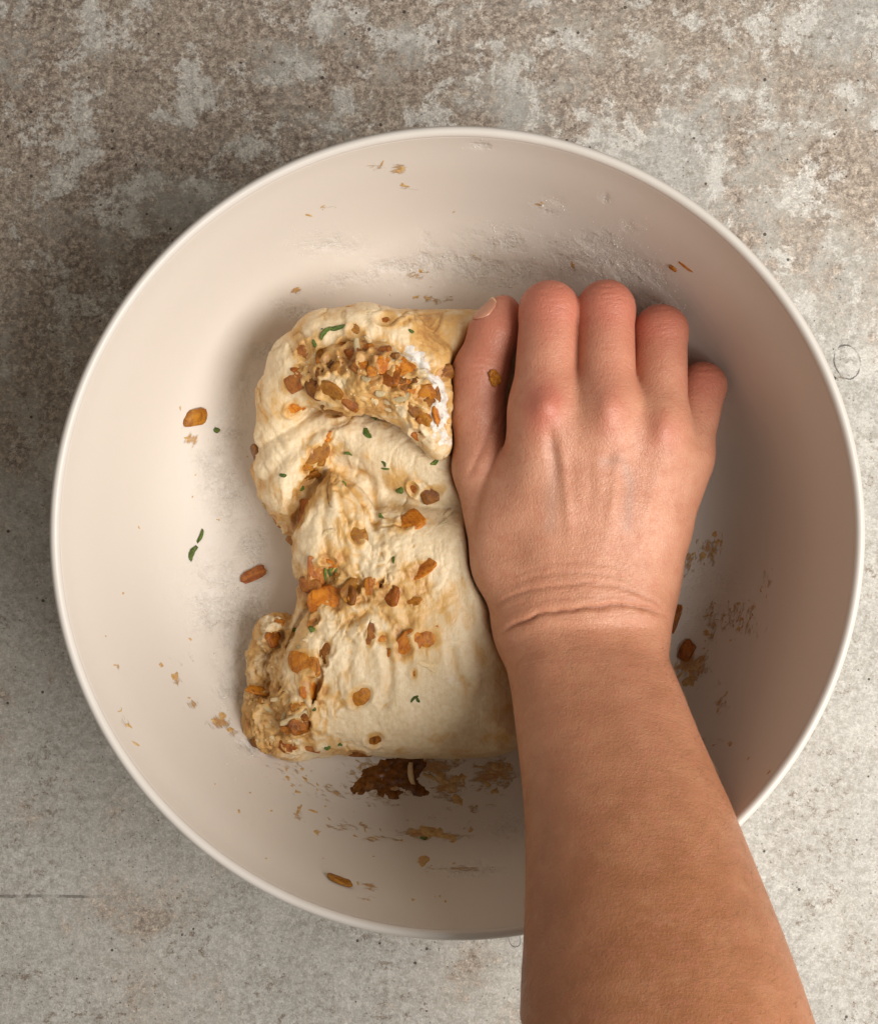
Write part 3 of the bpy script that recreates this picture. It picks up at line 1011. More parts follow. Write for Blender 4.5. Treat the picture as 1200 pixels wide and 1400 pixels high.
def dough_sdf(x, y, z):
    x, y, z = [np.asarray(q, F32) for q in (x, y, z)]
    d = pillow(x, y, z, MAIN, 20, 19, 24.0, dome=5, dw=28)
    d = smin(d, pillow(x, y, z, OUT, 14, 13, 19.0), 3)
    d = smin(d, pillow(x, y, z, MID, 16, 14, 22.0, dome=3.5, dw=16), 1.6)
    d = smin(d, pillow(x, y, z, WEDGE, 19, 11, 25.0, dome=4, dw=10), 0.9)
    d = smin(d, pillow(x, y, z, TAIL, 16, 15, 21.5, dome=4, dw=15), 2.0)
    rl = finger(x, y, z, ROLL, 4)
    d = smin(d, rl, 0.9)
    d = smin(d, finger(x, y, z, ROLL2, 4), 1.4)
    # torn lumps at the left
    d = smin(d, ellipsoid(x, y, z, P(372, 985, 20), (11.5, 15, 13), 0.35), 1.8)
    d = smin(d, ellipsoid(x, y, z, P(405, 1010, 22), (12, 9, 14), 0.2), 2.0)
    d = smin(d, ellipsoid(x, y, z, P(378, 862, 22), (8, 7.5, 10), 0.2), 1.5)
    d = smin(d, capsule(x, y, z, P(364, 882, 16), P(372, 925, 17), 6.5, 9), 3)
    d = smin(d, capsule(x, y, z, P(372, 925, 17), P(368, 965, 18), 9, 9), 3)
    d = smax(d, -ellipsoid(x, y, z, P(377, 871, 34), (4.5, 4, 5)), 1.5)
    # deep creases
    for pts, r in (([(452, 630, 44), (432, 650, 43), (416, 680, 41), (404, 716, 38)], 1.5), ([(452, 630, 44), (482, 648, 47), (512, 672, 47.5), (531, 715, 48), (532, 770, 48), (524, 800, 47)], 1.3),
                   ([(524, 798, 48), (490, 800, 47), (462, 784, 46), (440, 800, 42), (418, 838, 36), (398, 880, 34)], 1.7), ([(442, 880, 45.5), (433, 930, 45), (424, 990, 42)], 1.5), ([(585, 660, 46), (570, 672, 47), (560, 664, 46)], 2.4),
                   ([(505, 840, 49), (500, 880, 49.5)], 1.1), ([(596, 655, 45), (602, 690, 46), (600, 725, 47)], 1.2)):
        for a, b in zip(pts[:-1], pts[1:]):
            d = smax(d, -capsule(x, y, z, P(*a), P(*b), r, r * 0.9), 2.6)
    d = smax(d, -capsule(x, y, z, P(449, 632, 44), P(440, 645, 38), 2.2, 1.6), 1.5)
    # pressed away by the hand, resting on the bowl floor
    d = smax(d, 0.7 - hand_sdf(x, y, z), 2.5)
    d = smax(d, 6.2 - z, 1.5)
    return d


dxs = np.arange(-82, 42, 0.6).astype(F32)
dys = np.arange(-103, 88, 0.6).astype(F32)
dzs = np.arange(2.5, 68, 0.62).astype(F32)
D = np.empty((len(dxs), len(dys), len(dzs)), F32)
for j0 in range(0, len(dys), 40):
    D[:, j0:j0 + 40] = dough_sdf(dxs[:, None, None], dys[None, j0:j0 + 40, None], dzs[None, None, :])
DV, DF = surface_nets(D, dxs, dys, dzs)
del D
gN, gl = grad(dough_sdf, DV)
dv = dough_sdf(DV[:, 0], DV[:, 1], DV[:, 2])
DV -= gN * np.clip(dv / np.maximum(gl, 0.3), -0.5, 0.5)[:, None]
DN, _ = grad(dough_sdf, DV, 0.5)
ux, uy = to_px(DV)


def dspot(cx, cy, sx, sy, rot=0.0):
    ca, sa = math.cos(rot), math.sin(rot)
    u = (ux - cx) * ca + (uy - cy) * sa
    v = -(ux - cx) * sa + (uy - cy) * ca
    return np.exp(-(u / sx) ** 2 - (v / sy) ** 2)


# onion pieces set in the dough: x, y, length, width (photo px), angle (deg, image sense), kind
ON = [(527, 438, 32, 18, 0, 'd'), (487, 455, 24, 18, 30, 'o'), (478, 490, 22, 26, 70, 'd'), (502, 498, 24, 20, 20, 'o'), (531, 508, 30, 26, 10, 'd'), (552, 502, 20, 22, 60, 'o'), (520, 480, 22, 15, -20, 'd'),
      (541, 528, 22, 14, 20, 'd'), (577, 540, 24, 26, 70, 'o'), (606, 512, 18, 24, 60, 'd'), (574, 572, 30, 20, 60, 'o'), (570, 592, 20, 14, 40, 'd'), (598, 566, 20, 14, 70, 'o'), (428, 522, 36, 20, 80, 'd'),
      (450, 537, 30, 20, 35, 'o'), (478, 548, 26, 16, 45, 'd'), (400, 559, 22, 16, -35, 'o'), (461, 563, 30, 15, 0, 'd'), (420, 480, 28, 20, -50, 'd'), (440, 484, 16, 14, 80, 'o'), (400, 523, 24, 20, -30, 'r'),
      (433, 617, 28, 18, -20, 'o'), (449, 600, 22, 10, -50, 'o'), (416, 636, 22, 18, 60, 'o'), (342, 626, 24, 14, 80, 'd'), (423, 654, 30, 10, -50, 'd'), (411, 706, 34, 18, -60, 'r'), (372, 712, 16, 12, 60, 'o'),
      (565, 668, 20, 14, 70, 'd'), (592, 673, 34, 20, -25, 'd'), (556, 714, 28, 20, -35, 'o'), (488, 730, 28, 22, 70, 'o'), (388, 738, 24, 12, -40, 'o'), (575, 777, 32, 16, -25, 'o'), (429, 784, 16, 30, 0, 'r'), (449, 767, 22, 11, 0, 'o'),
      (423, 803, 22, 18, 0, 'r'), (454, 820, 40, 29, 2, 'o'), (486, 804, 18, 30, 35, 'o'), (505, 805, 16, 28, 0, 'o'), (530, 816, 25, 22, 0, 'd'), (558, 823, 22, 8, -8, 'o'), (431, 847, 12, 16, 20, 'o'), (377, 871, 26, 16, -25, 'd'),
      (450, 888, 18, 22, 20, 'd'), (524, 873, 28, 17, 8, 'o'), (508, 870, 12, 26, 10, 'd'), (417, 905, 30, 26, 5, 'o'), (427, 937, 22, 26, 10, 'o'), (553, 887, 24, 32, 35, 'o'), (583, 873, 34, 26, -8, 'o'), (566, 921, 8, 14, 0, 'o'),
      (493, 953, 34, 26, -42, 'o'), (405, 966, 16, 10, 0, 'o'), (413, 993, 28, 20, -20, 'd'), (398, 1022, 24, 14, 20, 'd'), (513, 1011, 26, 18, 0, 'd'), (487, 1031, 26, 12, 0, 'd'), (421, 1021, 22, 10, 10, 'r'), (357, 943, 26, 10, -15, 'o'),
      (500, 476, 16, 12, 0, 'o'), (560, 520, 16, 18, 30, 'd'), (466, 505, 18, 16, 40, 'o'), (545, 545, 18, 14, 20, 'd'), (392, 1000, 14, 10, 20, 'o'), (586, 552, 16, 14, 50, 'd'), (445, 905, 10, 16, 0, 'd'),
      (490, 500, 18, 14, 20, 'd'), (512, 512, 20, 16, 60, 'o'), (535, 488, 18, 14, -20, 'd'), (556, 532, 18, 16, 30, 'o'), (545, 512, 16, 20, 0, 'd'), (565, 556, 20, 14, 50, 'd'), (584, 580, 22, 15, 60, 'd'), (522, 495, 16, 18, 40, 'o'),
      (498, 478, 16, 18, 10, 'o'), (470, 470, 20, 14, -30, 'o'), (455, 498, 18, 22, 30, 'd'), (440, 508, 16, 14, 0, 'd'), (590, 540, 16, 20, -10, 'd'), (562, 505, 14, 18, 30, 'o'), (408, 505, 16, 12, -40, 'd'), (476, 815, 18, 20, 0, 'd'), (520, 800, 14, 18, 20, 'd')]

onz = np.zeros(len(DV))
bp = np.zeros(len(DV))
ringn = fbm(DV, 0.16, 2, off=50) * 2 + 0.3
for (cx, cy, l, wd, an, k) in ON:
    r = math.radians(an)
    u = (ux - cx) * math.cos(r) + (uy - cy) * math.sin(r)
    v = -(ux - cx) * math.sin(r) + (uy - cy) * math.cos(r)
    e = np.sqrt((u / (l * 0.5)) ** 2 + (v / (wd * 0.5)) ** 2)
    bp += (0.25 + 0.9 * np.clip(ringn, 0, 1)) * np.exp(-((e - 1.22) / 0.26) ** 2) - 0.5 * np.exp(-(e / 0.8) ** 4)
    onz = np.maximum(onz, np.exp(-np.maximum(e - 0.8, 0) ** 2 / 0.35))
topm = np.clip(DN[:, 2] * 1.5 + 0.4, 0, 1)
bp *= topm
# crumbly torn zones
rough = 1.0 * dspot(515, 515, 75, 55, .4) + 1.0 * dspot(595, 570, 26, 45, -.2) + 1.1 * dspot(385, 990, 50, 45) + 0.9 * dspot(375, 870, 28, 30) + .6 * dspot(430, 640, 30, 60, .4) + .7 * dspot(430, 800, 30, 45, .5) + 0.6 * dspot(500, 820, 60, 50) + .5 * dspot(415, 500, 30, 50) + 0.5 * dspot(530, 740, 18, 60)
rough += 0.35 * dspot(470, 880, 30, 90) + 0.8 * dspot(358, 920, 24, 60) + 0.5 * dspot(352, 640, 16, 80) + 0.5 * dspot(390, 760, 20, 60)
rough = np.clip(rough, 0, 1)
# stretched-sheet wrinkles running down the loaf, with domain warp
wx = DV[:, 0] + 4 * fbm(DV, 0.06, 2, off=1)
wy = DV[:, 1] + 4 * fbm(DV, 0.06, 2, off=5)
Q = np.stack([wx * 0.34 + wy * 0.05, wy * 0.055, DV[:, 2] * 0.08], 1)
strands = fbm(Q, 1.0, 3, 0.55)
Q2 = np.stack([wx * 0.10 + wy * 0.03, wy * 0.035, DV[:, 2] * 0.04], 1)
folds = 1 - np.abs(fbm(Q2, 1.3, 2, 0.5, off=9)) * 2
lowf = fbm(DV, 0.05, 2, off=11)
crumb = fbm(DV, 0.20, 4, 0.5, off=2)
crumb2 = 1 - np.abs(fbm(DV, 0.22, 3, 0.55, off=8)) * 2.2
patch = np.clip(fbm(DV, 0.045, 2, off=14) * 2.2 + 0.35, 0, 1)
ridg = 1 - np.abs(fbm(DV + 2.5 * np.stack([crumb, crumb2, crumb], 1), 0.28, 3, 0.55, off=17)) * 3
dd = 1.5 * lowf + 0.22 * strands * patch + 0.5 * (folds - 0.5) * patch + 0.5 * crumb * (1 - patch) * 0.6 + rough * (2.6 * crumb + 1.0 * (crumb2 - 0.5) + 0.5 * np.clip(ridg, -1, 1)) + bp


def thin_lines(off_, fx, fy, fz, warp, ang, wid):
    ca, sa = math.cos(ang), math.sin(ang)
    a_ = DV[:, 0] + warp * fbm(DV, 0.07, 3, off=off_)
    b_ = DV[:, 1] + warp * fbm(DV, 0.07, 3, off=off_ + 4)
    n = fbm(np.stack([(a_ * ca + b_ * sa) * fx, (-a_ * sa + b_ * ca) * fy, DV[:, 2] * fz], 1), 1.0, 2, 0.45, off=off_ + 9)
    return np.exp(-(n / wid) ** 2), n


l1, n1_ = thin_lines(61, 0.16, 0.035, 0.06, 7, 0.15, 0.05)
l2, n2_ = thin_lines(71, 0.13, 0.045, 0.06, 6, -0.6, 0.045)
l3, n3_ = thin_lines(81, 0.30, 0.07, 0.1, 5, 0.3, 0.08)
gate1 = np.clip(fbm(DV, 0.05, 2, off=90) * 3 + 0.45, 0, 1)
gate2 = np.clip(fbm(DV, 0.06, 2, off=95) * 3 + 0.2, 0, 1)
sm_ = 1 - 0.85 / (1 + np.exp(-(ux + 0.25 * (uy - 850) - 585) / 12))
gate1, gate2 = gate1 * sm_, gate2 * sm_
tear = np.clip(dspot(495, 830, 60, 70) + dspot(470, 690, 50, 60) + dspot(430, 950, 50, 60) + dspot(400, 620, 50, 60), 0, 1)
ragged = dspot(358, 930, 36, 85)
dd += ragged * (2.2 * fbm(DV, 0.13, 2, 0.5, off=33) + 1.2 * np.clip(ridg, -1, 1))
dd += -0.75 * l1 * gate1 - 0.65 * l2 * gate2 + 0.5 * np.clip(n1_, -.4, .4) * gate1 - 0.5 * l3 * tear + 0.9 * np.clip(n3_, -.4, .4) * tear
# flat stretch lines and dimples named from the photo
for pts, dep, wd in (([(530, 890), (534, 930), (525, 965)], 0.9, 6), ([(618, 890), (625, 925), (640, 935)], 0.8, 6), ([(455, 640), (470, 700), (490, 760)], 0.7, 5), ([(462, 640), (500, 690), (520, 740)], 0.7, 5), ([(450, 650), (440, 720), (450, 770)], 0.6, 5),
                     ([(470, 640), (505, 655), (515, 690), (512, 720)], 0.8, 5), ([(480, 850), (505, 835), (530, 845)], 0.9, 6), ([(350, 670), (385, 630), (430, 590), (470, 575)], 0.8, 7), ([(460, 850), (480, 880), (475, 930)], 0.7, 6), ([(540, 805), (560, 850), (545, 870)], 0.6, 6),
                     ([(560, 600), (585, 620), (610, 640)], 0.6, 6), ([(620, 780), (640, 840), (660, 900)], 0.6, 10)):
    d, t = seg_dist(ux, uy, pts)
    dd -= dep * np.exp(-(d / wd) ** 2) * topm
    dd += 0.45 * dep * np.exp(-((d - wd * 2) / wd) ** 2) * topm
dd *= np.clip((DV[:, 2] - 6.5) / 4, 0, 1)
hd = hand_sdf(DV[:, 0], DV[:, 1], DV[:, 2])
dd = np.where(dd > 0, np.minimum(dd, np.maximum(hd - 0.8, 0)), dd)
DV2 = DV + DN * dd[:, None]
stain = 0.50 * onz + 0.42 * rough + 0.9 * fbm(np.stack([wx * 1.0, wy * 0.55, DV[:, 2]], 1), 0.075, 4, 0.6, off=21) + 0.17
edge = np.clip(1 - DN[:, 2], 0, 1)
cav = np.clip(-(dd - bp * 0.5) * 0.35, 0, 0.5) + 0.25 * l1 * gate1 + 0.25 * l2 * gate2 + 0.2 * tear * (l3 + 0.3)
stain += 0.22 * edge + cav + 0.3 * dspot(600, 790, 60, 60) * np.clip(fbm(DV, 0.2, 3, off=30) + .3, 0, 1) + 0.35 * dspot(600, 460, 50, 30) - 0.32 * dspot(560, 990, 120, 40) - 0.35 * dspot(560, 600, 60, 30) - 0.30 * dspot(590, 740, 50, 40) + .25 * dspot(500, 820, 50, 40) - .3 * dspot(400, 640, 30, 40) - .25 * dspot(450, 720, 30, 50)  # stains, plus extra brown in grooves and on steep sides
flour = (1.0 * dspot(602, 575, 13, 38, -.1) + 0.85 * dspot(570, 488, 24, 11, .6) + 0.75 * dspot(594, 530, 14, 24, -.4)) * 1.35 * np.clip(0.8 + 1.2 * fbm(DV, 0.35, 3, off=44), 0, 1.2) + 0.4 * dspot(620, 940, 60, 40) * (fbm(DV, 0.25, 3, off=40) > 0.15)
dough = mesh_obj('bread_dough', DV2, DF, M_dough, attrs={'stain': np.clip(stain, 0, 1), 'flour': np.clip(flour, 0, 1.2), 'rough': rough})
tag(dough, 'folded lump of cream bread dough studded with amber onion pieces in the bowl', 'dough')
bvh_dough = make_bvh(dough)


# ------------------------------------------------------------------ small pieces
def chunk_mesh(name, seed, mat, flat=0.45, jag=0.30):
    """a knife-cut piece: rounded block, skewed and dented; unit size"""
    r = np.random.default_rng(seed)
    n = 5
    lin = np.linspace(-1, 1, n)
    vs, ix = [], {}
    fs = []

    def vid(p):
        k = tuple(np.round(p, 4))
        if k not in ix:
            ix[k] = len(vs)
            vs.append(p)
        return ix[k]
    for ax in range(3):
        for sgn in (-1, 1):
            for i in range(n - 1):
                for j in range(n - 1):
                    q = []
                    for (a, b) in ((i, j), (i + 1, j), (i + 1, j + 1), (i, j + 1)):
                        p = np.zeros(3)
                        p[ax] = sgn
                        p[(ax + 1) % 3] = lin[a]
                        p[(ax + 2) % 3] = lin[b]
                        q.append(vid(p))
                    fs.append(q if sgn > 0 else q[::-1])
    v = np.array(vs)
    L = np.linalg.norm(v, axis=1, keepdims=True)
    m4 = (np.abs(v) ** 5).sum(1, keepdims=True) ** (1 / 5)
    v = v / m4 * 0.86 + v / L * 0.14
    # corner offsets make an irregular quadrilateral
    sk = r.uniform(-jag, jag, (4, 2))
    for c, (sx, sy) in enumerate(((-1, -1), (1, -1), (1, 1), (-1, 1))):
        wgt = (1 + sx * v[:, 0]) * (1 + sy * v[:, 1]) / 4
        v[:, 0] += sk[c, 0] * wgt
        v[:, 1] += sk[c, 1] * wgt
    o_ = r.uniform(0, 50)
    v[:, 2] *= flat
    v = v + 0.12 * np.stack([vnoise(v[:, 0] * 1.6 + o_, v[:, 1] * 1.6, v[:, 2] * 1.6 + k * 9) for k in range(3)], 1)
    v[:, 2] += 0.22 * r.uniform(-1, 1) * (v[:, 0] ** 2) + 0.1 * r.uniform(-1, 1) * v[:, 0] * v[:, 1]
    o = mesh_obj(name, v * 1000, np.array(fs), mat, link=False)
    return o.data


CH = {k: [chunk_mesh('onion_piece', 100 * q + i, m) for i in range(7)] for q, (k, m) in enumerate((('o', M_onion), ('d', M_onion_dark), ('r', M_onion_red)))}


def place(name, me, pt, nrm, l, wd, th, ang, parent=None, sink=0.0, lean=0.6):
    """lay a unit mesh on a surface point; sizes in mm; ang = image-sense angle in degrees"""
    o = bpy.data.objects.new(name, me)
    C.objects.link(o)
    up_ = Vector(nrm).lerp(Vector((0, 0, 1)), 1 - lean).normalized()
    d = Vector((math.cos(math.radians(ang)), -math.sin(math.radians(ang)), 0))
    xa = (d - up_ * d.dot(up_)).normalized()
    ya_ = up_.cross(xa)
    R = Matrix((xa, ya_, up_)).transposed().to_4x4()
    S = Matrix.Diagonal((l / 2000, wd / 2000, th / 2000, 1))
    p = (Vector(pt) - up_ * sink) / 1000
    o.matrix_world = Matrix.Translation(p) @ R @ S
    if parent:
        o.parent = parent
    return o


for i, (cx, cy, l, wd, an, k) in enumerate(ON):
    h = cast(bvh_dough, cx, cy) 
    for q in range(30):
        if h is not None and h[1][2] > 0.15:
            break
        cx += 1.5 if cx < 540 else -1.5
        cy += (-1.5 if cy > 1000 else 0)
        h = cast(bvh_dough, cx, cy)
    s = sc_at(h[0][2])
    place('onion_piece', CH[k][i % 7], h[0], h[1], l * s * (1.5 if cy > 690 else 1.36), wd * s * (1.5 if cy > 690 else 1.36), min(l, wd) * s * 1.0, an, dough, sink=min(l, wd) * s * (0.21 if 'd' in k and cy < 600 else 0.16), lean=0.9)


tiny = np.nonzero((rough > 0.5) & (DN[:, 2] > 0.3))[0]
for i, q in enumerate(rng.choice(tiny, 16, replace=False)):
    l = rng.uniform(1.6, 3.4)
    place('onion_piece', CH['odo'[i % 3]][i % 7], DV2[q], DN[q], l * 1.3, l, l * .8, rng.uniform(0, 180), dough, sink=0.2, lean=0.8)


def blade_mesh(name, mat, seed, bend=0.15, tip=0.5):
    r = np.random.default_rng(seed)
    n, m = 9, 6
    vs, fs = [], []
    for i in range(n):
        t = i / (n - 1) * 2 - 1
        wv = (1 - tip * abs(t) ** 3)
        for j in range(m):
            a = 2 * math.pi * j / m
            vs.append((t + 0.12 * math.cos(a) * r.uniform(0, 1) * (abs(t) > .9), math.cos(a) * wv * (1 + 0.12 * r.uniform(-1, 1)) + bend * 2 * (t * t - .4), math.sin(a) * wv * 0.9 + 0.25 * r.uniform(-1, 1) * (abs(t) > .9)))
    for i in range(n - 1):
        for j in range(m):
            fs.append((i * m + j, i * m + (j + 1) % m, (i + 1) * m + (j + 1) % m, (i + 1) * m + j))
    k = len(vs)
    vs += [(-1, bend * 1.2, 0), (1, bend * 1.2, 0)]
    f4 = [list(f)[::-1] for f in fs]
    for j in range(0, m, 2):
        f4.append([k, j, (j + 1) % m, (j + 2) % m])
        f4.append([k + 1, (n - 1) * m + (j + 2) % m, (n - 1) * m + (j + 1) % m, (n - 1) * m + j])
    return mesh_obj(name, np.array(vs) * 1000, np.array(f4), mat, link=False).data


CV = [blade_mesh('chive_piece', M_chive, 10 + i, (0.3, -0.4, 0.1)[i % 3]) for i in range(3)]
CZ = [blade_mesh('cheese_shred', M_cheese, 20 + i, (0.3, -0.4, 0.15)[i % 3], 0.3) for i in range(3)]
for i, (cx, cy, l, wd, an) in enumerate([(455, 449, 34, 7, -8), (444, 455, 22, 7, -50), (430, 470, 12, 6, 70), (502, 593, 16, 9, 60), (476, 620, 12, 5, 10), (387, 650, 10, 5, 10), (547, 670, 12, 9, -40), (525, 634, 9, 4, 60), (527, 641, 11, 3, 5), (594, 632, 14, 6, -35), (512, 572, 9, 5, 60),
                                         (562, 453, 8, 5, 30), (445, 782, 26, 5, 75), (450, 783, 24, 5, 68), (455, 774, 16, 5, -60), (427, 860, 9, 9, 10), (566, 955, 13, 4, -40), (571, 957, 8, 4, 60), (448, 1022, 10, 7, -5), (403, 861, 8, 5, -30), (538, 765, 12, 4, 80), (521, 706, 10, 5, 60), (465, 1018, 6, 5, 0), (413, 668, 8, 5, -50), (430, 970, 6, 4, -50), (471, 661, 9, 4, 60), (459, 779, 14, 4, -75)]):
    h = cast(bvh_dough, cx, cy)
    if h is None:
        continue
    s = sc_at(h[0][2])
    place('chive_piece', CV[i % 3], h[0], h[1], l * s, wd * s, wd * s * 0.6, an, dough, sink=-0.1)
for i, (cx, cy, l, wd, an) in enumerate([(490, 478, 34, 9, 75), (504, 468, 26, 8, 80), (520, 538, 14, 10, 0), (548, 545, 26, 12, -20), (447, 729, 24, 8, -28), (402, 982, 42, 9, -24), (583, 908, 30, 9, 15), (512, 548, 12, 9, 40), (530, 550, 12, 8, 10), (500, 518, 14, 8, 20), (391, 977, 20, 7, -50), (380, 955, 20, 7, -10), (368, 970, 18, 7, 30), (610, 705, 24, 7, -60), (604, 715, 18, 5, -40),
                                         (425, 868, 9, 6, 0), (418, 876, 8, 6, 40), (409, 885, 9, 6, 20), (590, 915, 16, 5, 30), (410, 850, 12, 6, 60), (362, 692, 10, 7, 70), (532, 560, 14, 6, 10), (468, 520, 16, 6, 50), (555, 485, 18, 6, 30), (538, 493, 22, 6, 10), (375, 1010, 14, 6, 40), (394, 958, 16, 5, -30), (525, 465, 14, 5, -30)]):
    h = cast(bvh_dough, cx, cy)
    if h is None:
        continue
    s = sc_at(h[0][2])
    place('cheese_shred', CZ[i % 3], h[0], h[1], l * s, wd * s, wd * s * 0.5, an, dough, sink=0.05)

# grains of flour and crumbs stuck on the dough
OCT = np.array([(1, 0, 0), (-1, 0, 0), (0, 1, 0), (0, -1, 0), (0, 0, 1), (0, 0, -1)], float)
OF = np.array([(0, 2, 4), (2, 1, 4), (1, 3, 4), (3, 0, 4), (2, 0, 5), (1, 2, 5), (3, 1, 5), (0, 3, 5)])


def grains(pts, rad):
    n = len(pts)
    q = OCT[None] * rad[:, None, None] * rng.uniform(0.6, 1.3, (n, 6, 1)) * np.array([1, 1, 0.8])
    ang = rng.uniform(0, 6.28, n)
    ca, sa = np.cos(ang)[:, None], np.sin(ang)[:, None]
    x = q[..., 0] * ca - q[..., 1] * sa
    y = q[..., 0] * sa + q[..., 1] * ca
    v = np.stack([x, y, q[..., 2]], -1) + pts[:, None, :]
    f = OF[None] + np.arange(n)[:, None, None] * 6
    return v.reshape(-1, 3), f.reshape(-1, 3)


idx = np.nonzero((flour > 0.45) & (DN[:, 2] > 0.0))[0]
idx = rng.choice(idx, min(len(idx), 700), replace=False)
gv, gf = grains(DV2[idx] + DN[idx] * 0.05, rng.uniform(0.08, 0.28, len(idx)))
fp = mesh_obj('flour_patch', gv, gf, M_flour, dough)
tag(fp, kind='stuff')
idx = np.nonzero((rough > 0.55) & (DN[:, 2] > 0.1))[0]
idx = rng.choice(idx, min(len(idx), 160), replace=False)
gv, gf = grains(DV2[idx], rng.uniform(0.2, 0.6, len(idx)))
fp = mesh_obj('dough_crumb', gv, gf, M_cheese, dough)
tag(fp, kind='stuff')

# loose pieces lying in the bowl
LOOSE = [(266, 571, 42, 28, 5, 'o', 'amber onion square alone on the left wall of the bowl'),
         (347, 785, 42, 15, -28, 'r', 'reddish floury onion sliver between the dough and the two chive bits'),
         (464, 1206, 36, 18, 18, 'o', 'orange onion piece near the bottom rim of the bowl, lowest of all'),
         (939, 892, 30, 18, -68, 'd', 'dark brown onion piece on the shaded floor right of the wrist'),
         (922, 846, 36, 13, -72, 'd', 'thin dark onion sliver on the floor close beside the wrist'),
         (919, 365, 13, 9, 10, 'o', 'small tan onion fleck on the right wall above the little finger'),
         (936, 364, 22, 5, 20, 'o', 'thin curved onion thread on the right wall above the little finger')]
for i, (cx, cy, l, wd, an, k, lab) in enumerate(LOOSE):
    h = cast(bvh_bowl, cx, cy)
    s = sc_at(h[0][2])
    th = min(l, wd) * s * 0.8
    o = place('onion_piece', CH[k][(i * 2 + 1) % 7], h[0] , h[1], l * s, wd * s, th, an, None, sink=-th * 0.2, lean=1.0)
    tag(o, lab, 'onion piece', 'loose onion pieces in the bowl')
h = cast(bvh_hand, 676, 516)
o = place('onion_piece', CH['o'][2], h[0], h[1], 20 * .28, 15 * .28, 3.2, 60, None, sink=-0.3, lean=1.0)
tag(o, 'wet amber onion crumb stuck on the thumb beside the index finger', 'onion piece', 'loose onion pieces in the bowl')
for i, (cx, cy, l, wd, an, lab) in enumerate([(274, 733, 20, 5, -62, 'straight green chive strip on the left of the bowl, upper of the pair'), (263, 756, 22, 8, -55, 'pointed green chive strip on the left of the bowl, lower of the pair'), (296, 588, 9, 7, 20, 'tiny green chive cut just right of the loose amber onion square'), (579, 1147, 10, 6, 0, 'dark green chive fleck in the smear on the bottom wall of the bowl')]):
    h = cast(bvh_bowl, cx, cy)
    s = sc_at(h[0][2])
    o = place('chive_piece', CV[i % 3], h[0], h[1], l * s, wd * s, wd * s * 0.6, an, None, sink=-0.5, lean=1.0)
    tag(o, lab, 'chive', 'loose chive bits in the bowl')

# smears of dough and onion juice dried on the bowl
def smear_patches(specs):
    vs, fs = [], []
    for (px_, py_, l, wd, an, th) in specs:
        h = cast(bvh_bowl, px_, py_)
        if h is None:
            continue
        s = sc_at(h[0][2])
        n = 16
        ring = []
        r = math.radians(an)
        o_ = rng.uniform(0, 60)
        good = True
        for lev, hh in ((1.0, -0.06), (0.62, 1.0)):
            for k in range(n):
                a_ = 2 * math.pi * k / n
                m = lev * (1 + 0.95 * float(vnoise(np.array(math.cos(a_) * 1.3 + o_), np.array(math.sin(a_) * 1.3), np.array(o_))) + 0.12 * rng.uniform(-1, 1))
                u, v = math.cos(a_) * l / 2 * m, math.sin(a_) * wd / 2 * m
                q = cast(bvh_bowl, px_ + u * math.cos(r) - v * math.sin(r), py_ + u * math.sin(r) + v * math.cos(r))
                if q is None:
                    good = False
                    break
                ring.append(q[0] + q[1] * th * (hh if hh < 0 else rng.uniform(0.6, 1.3)))
        if not good:
            continue
        b = len(vs)
        vs += ring
        vs.append(h[0] + h[1] * th)
        for k in range(n):
            k1 = (k + 1) % n
            fs += [(b + k, b + k1, b + n + k1), (b + k, b + n + k1, b + n + k), (b + n + k, b + n + k1, b + 2 * n)]
    return np.array(vs), np.array(fs)[:, ::-1]


spec = []


def cluster(cx, cy, sx, sy, an, n, l0, l1, asp=0.45, th=0.14, pan=None, j=25):
    n = max(1, int(n * 0.32))
    th = min(th, 0.25)
    r = math.radians(an)
    for _ in range(n):
        u, v = rng.normal(0, sx * 0.5), rng.normal(0, sy * 0.5)
        l = rng.uniform(l0, l1) * (rng.random() ** 0.6 * .8 + .3)
        spec.append((cx + u * math.cos(r) - v * math.sin(r), cy + u * math.sin(r) + v * math.cos(r), l, max(2.0, l * asp * rng.uniform(.5, 1.7)), (an if pan is None else pan) + rng.normal(0, j), th))


cluster(517, 226, 12, 10, -40, 6, 4, 9)
cluster(545, 232, 14, 8, -30, 7, 5, 12)
cluster(553, 255, 16, 3, 5, 2, 6, 10, .3)
cluster(445, 284, 22, 6, -10, 5, 6, 16, .3)
cluster(430, 290, 8, 4, -10, 2, 6, 14, .3)
cluster(736, 280, 8, 4, -20, 3, 6, 14)
cluster(404, 396, 10, 5, -40, 2, 10, 16)
cluster(570, 375, 24, 8, -20, 6, 5, 12)
cluster(648, 352, 16, 8, 0, 4, 5, 10)
cluster(780, 365, 20, 12, 0, 5, 6, 12)
cluster(600, 408, 60, 8, 5, 9, 6, 14)
cluster(160, 913, 4, 3, 30, 2, 7, 10)
cluster(172, 985, 14, 5, 65, 7, 4, 12, .3)
cluster(182, 1005, 16, 6, 60, 5, 4, 10, .3)
cluster(225, 905, 20, 8, 60, 5, 4, 10)
cluster(242, 930, 12, 6, 70, 4, 6, 14)
cluster(266, 962, 14, 8, 50, 5, 6, 16)
cluster(300, 988, 16, 9, 35, 8, 8, 20, .5, .5)
cluster(318, 1000, 12, 6, 30, 4, 8, 14)
cluster(262, 870, 14, 30, 0, 5, 3, 9)
cluster(290, 660, 60, 120, 0, 16, 2, 5)
cluster(190, 780, 60, 160, 0, 14, 2, 6)
cluster(262, 605, 12, 10, -20, 6, 5, 12)
cluster(248, 558, 6, 6, 60, 2, 8, 14)
cluster(400, 1055, 50, 30, 30, 16, 4, 12)
cluster(420, 1080, 60, 20, 30, 16, 4, 10, .35)
cluster(406, 1116, 10, 10, 50, 3, 8, 18)
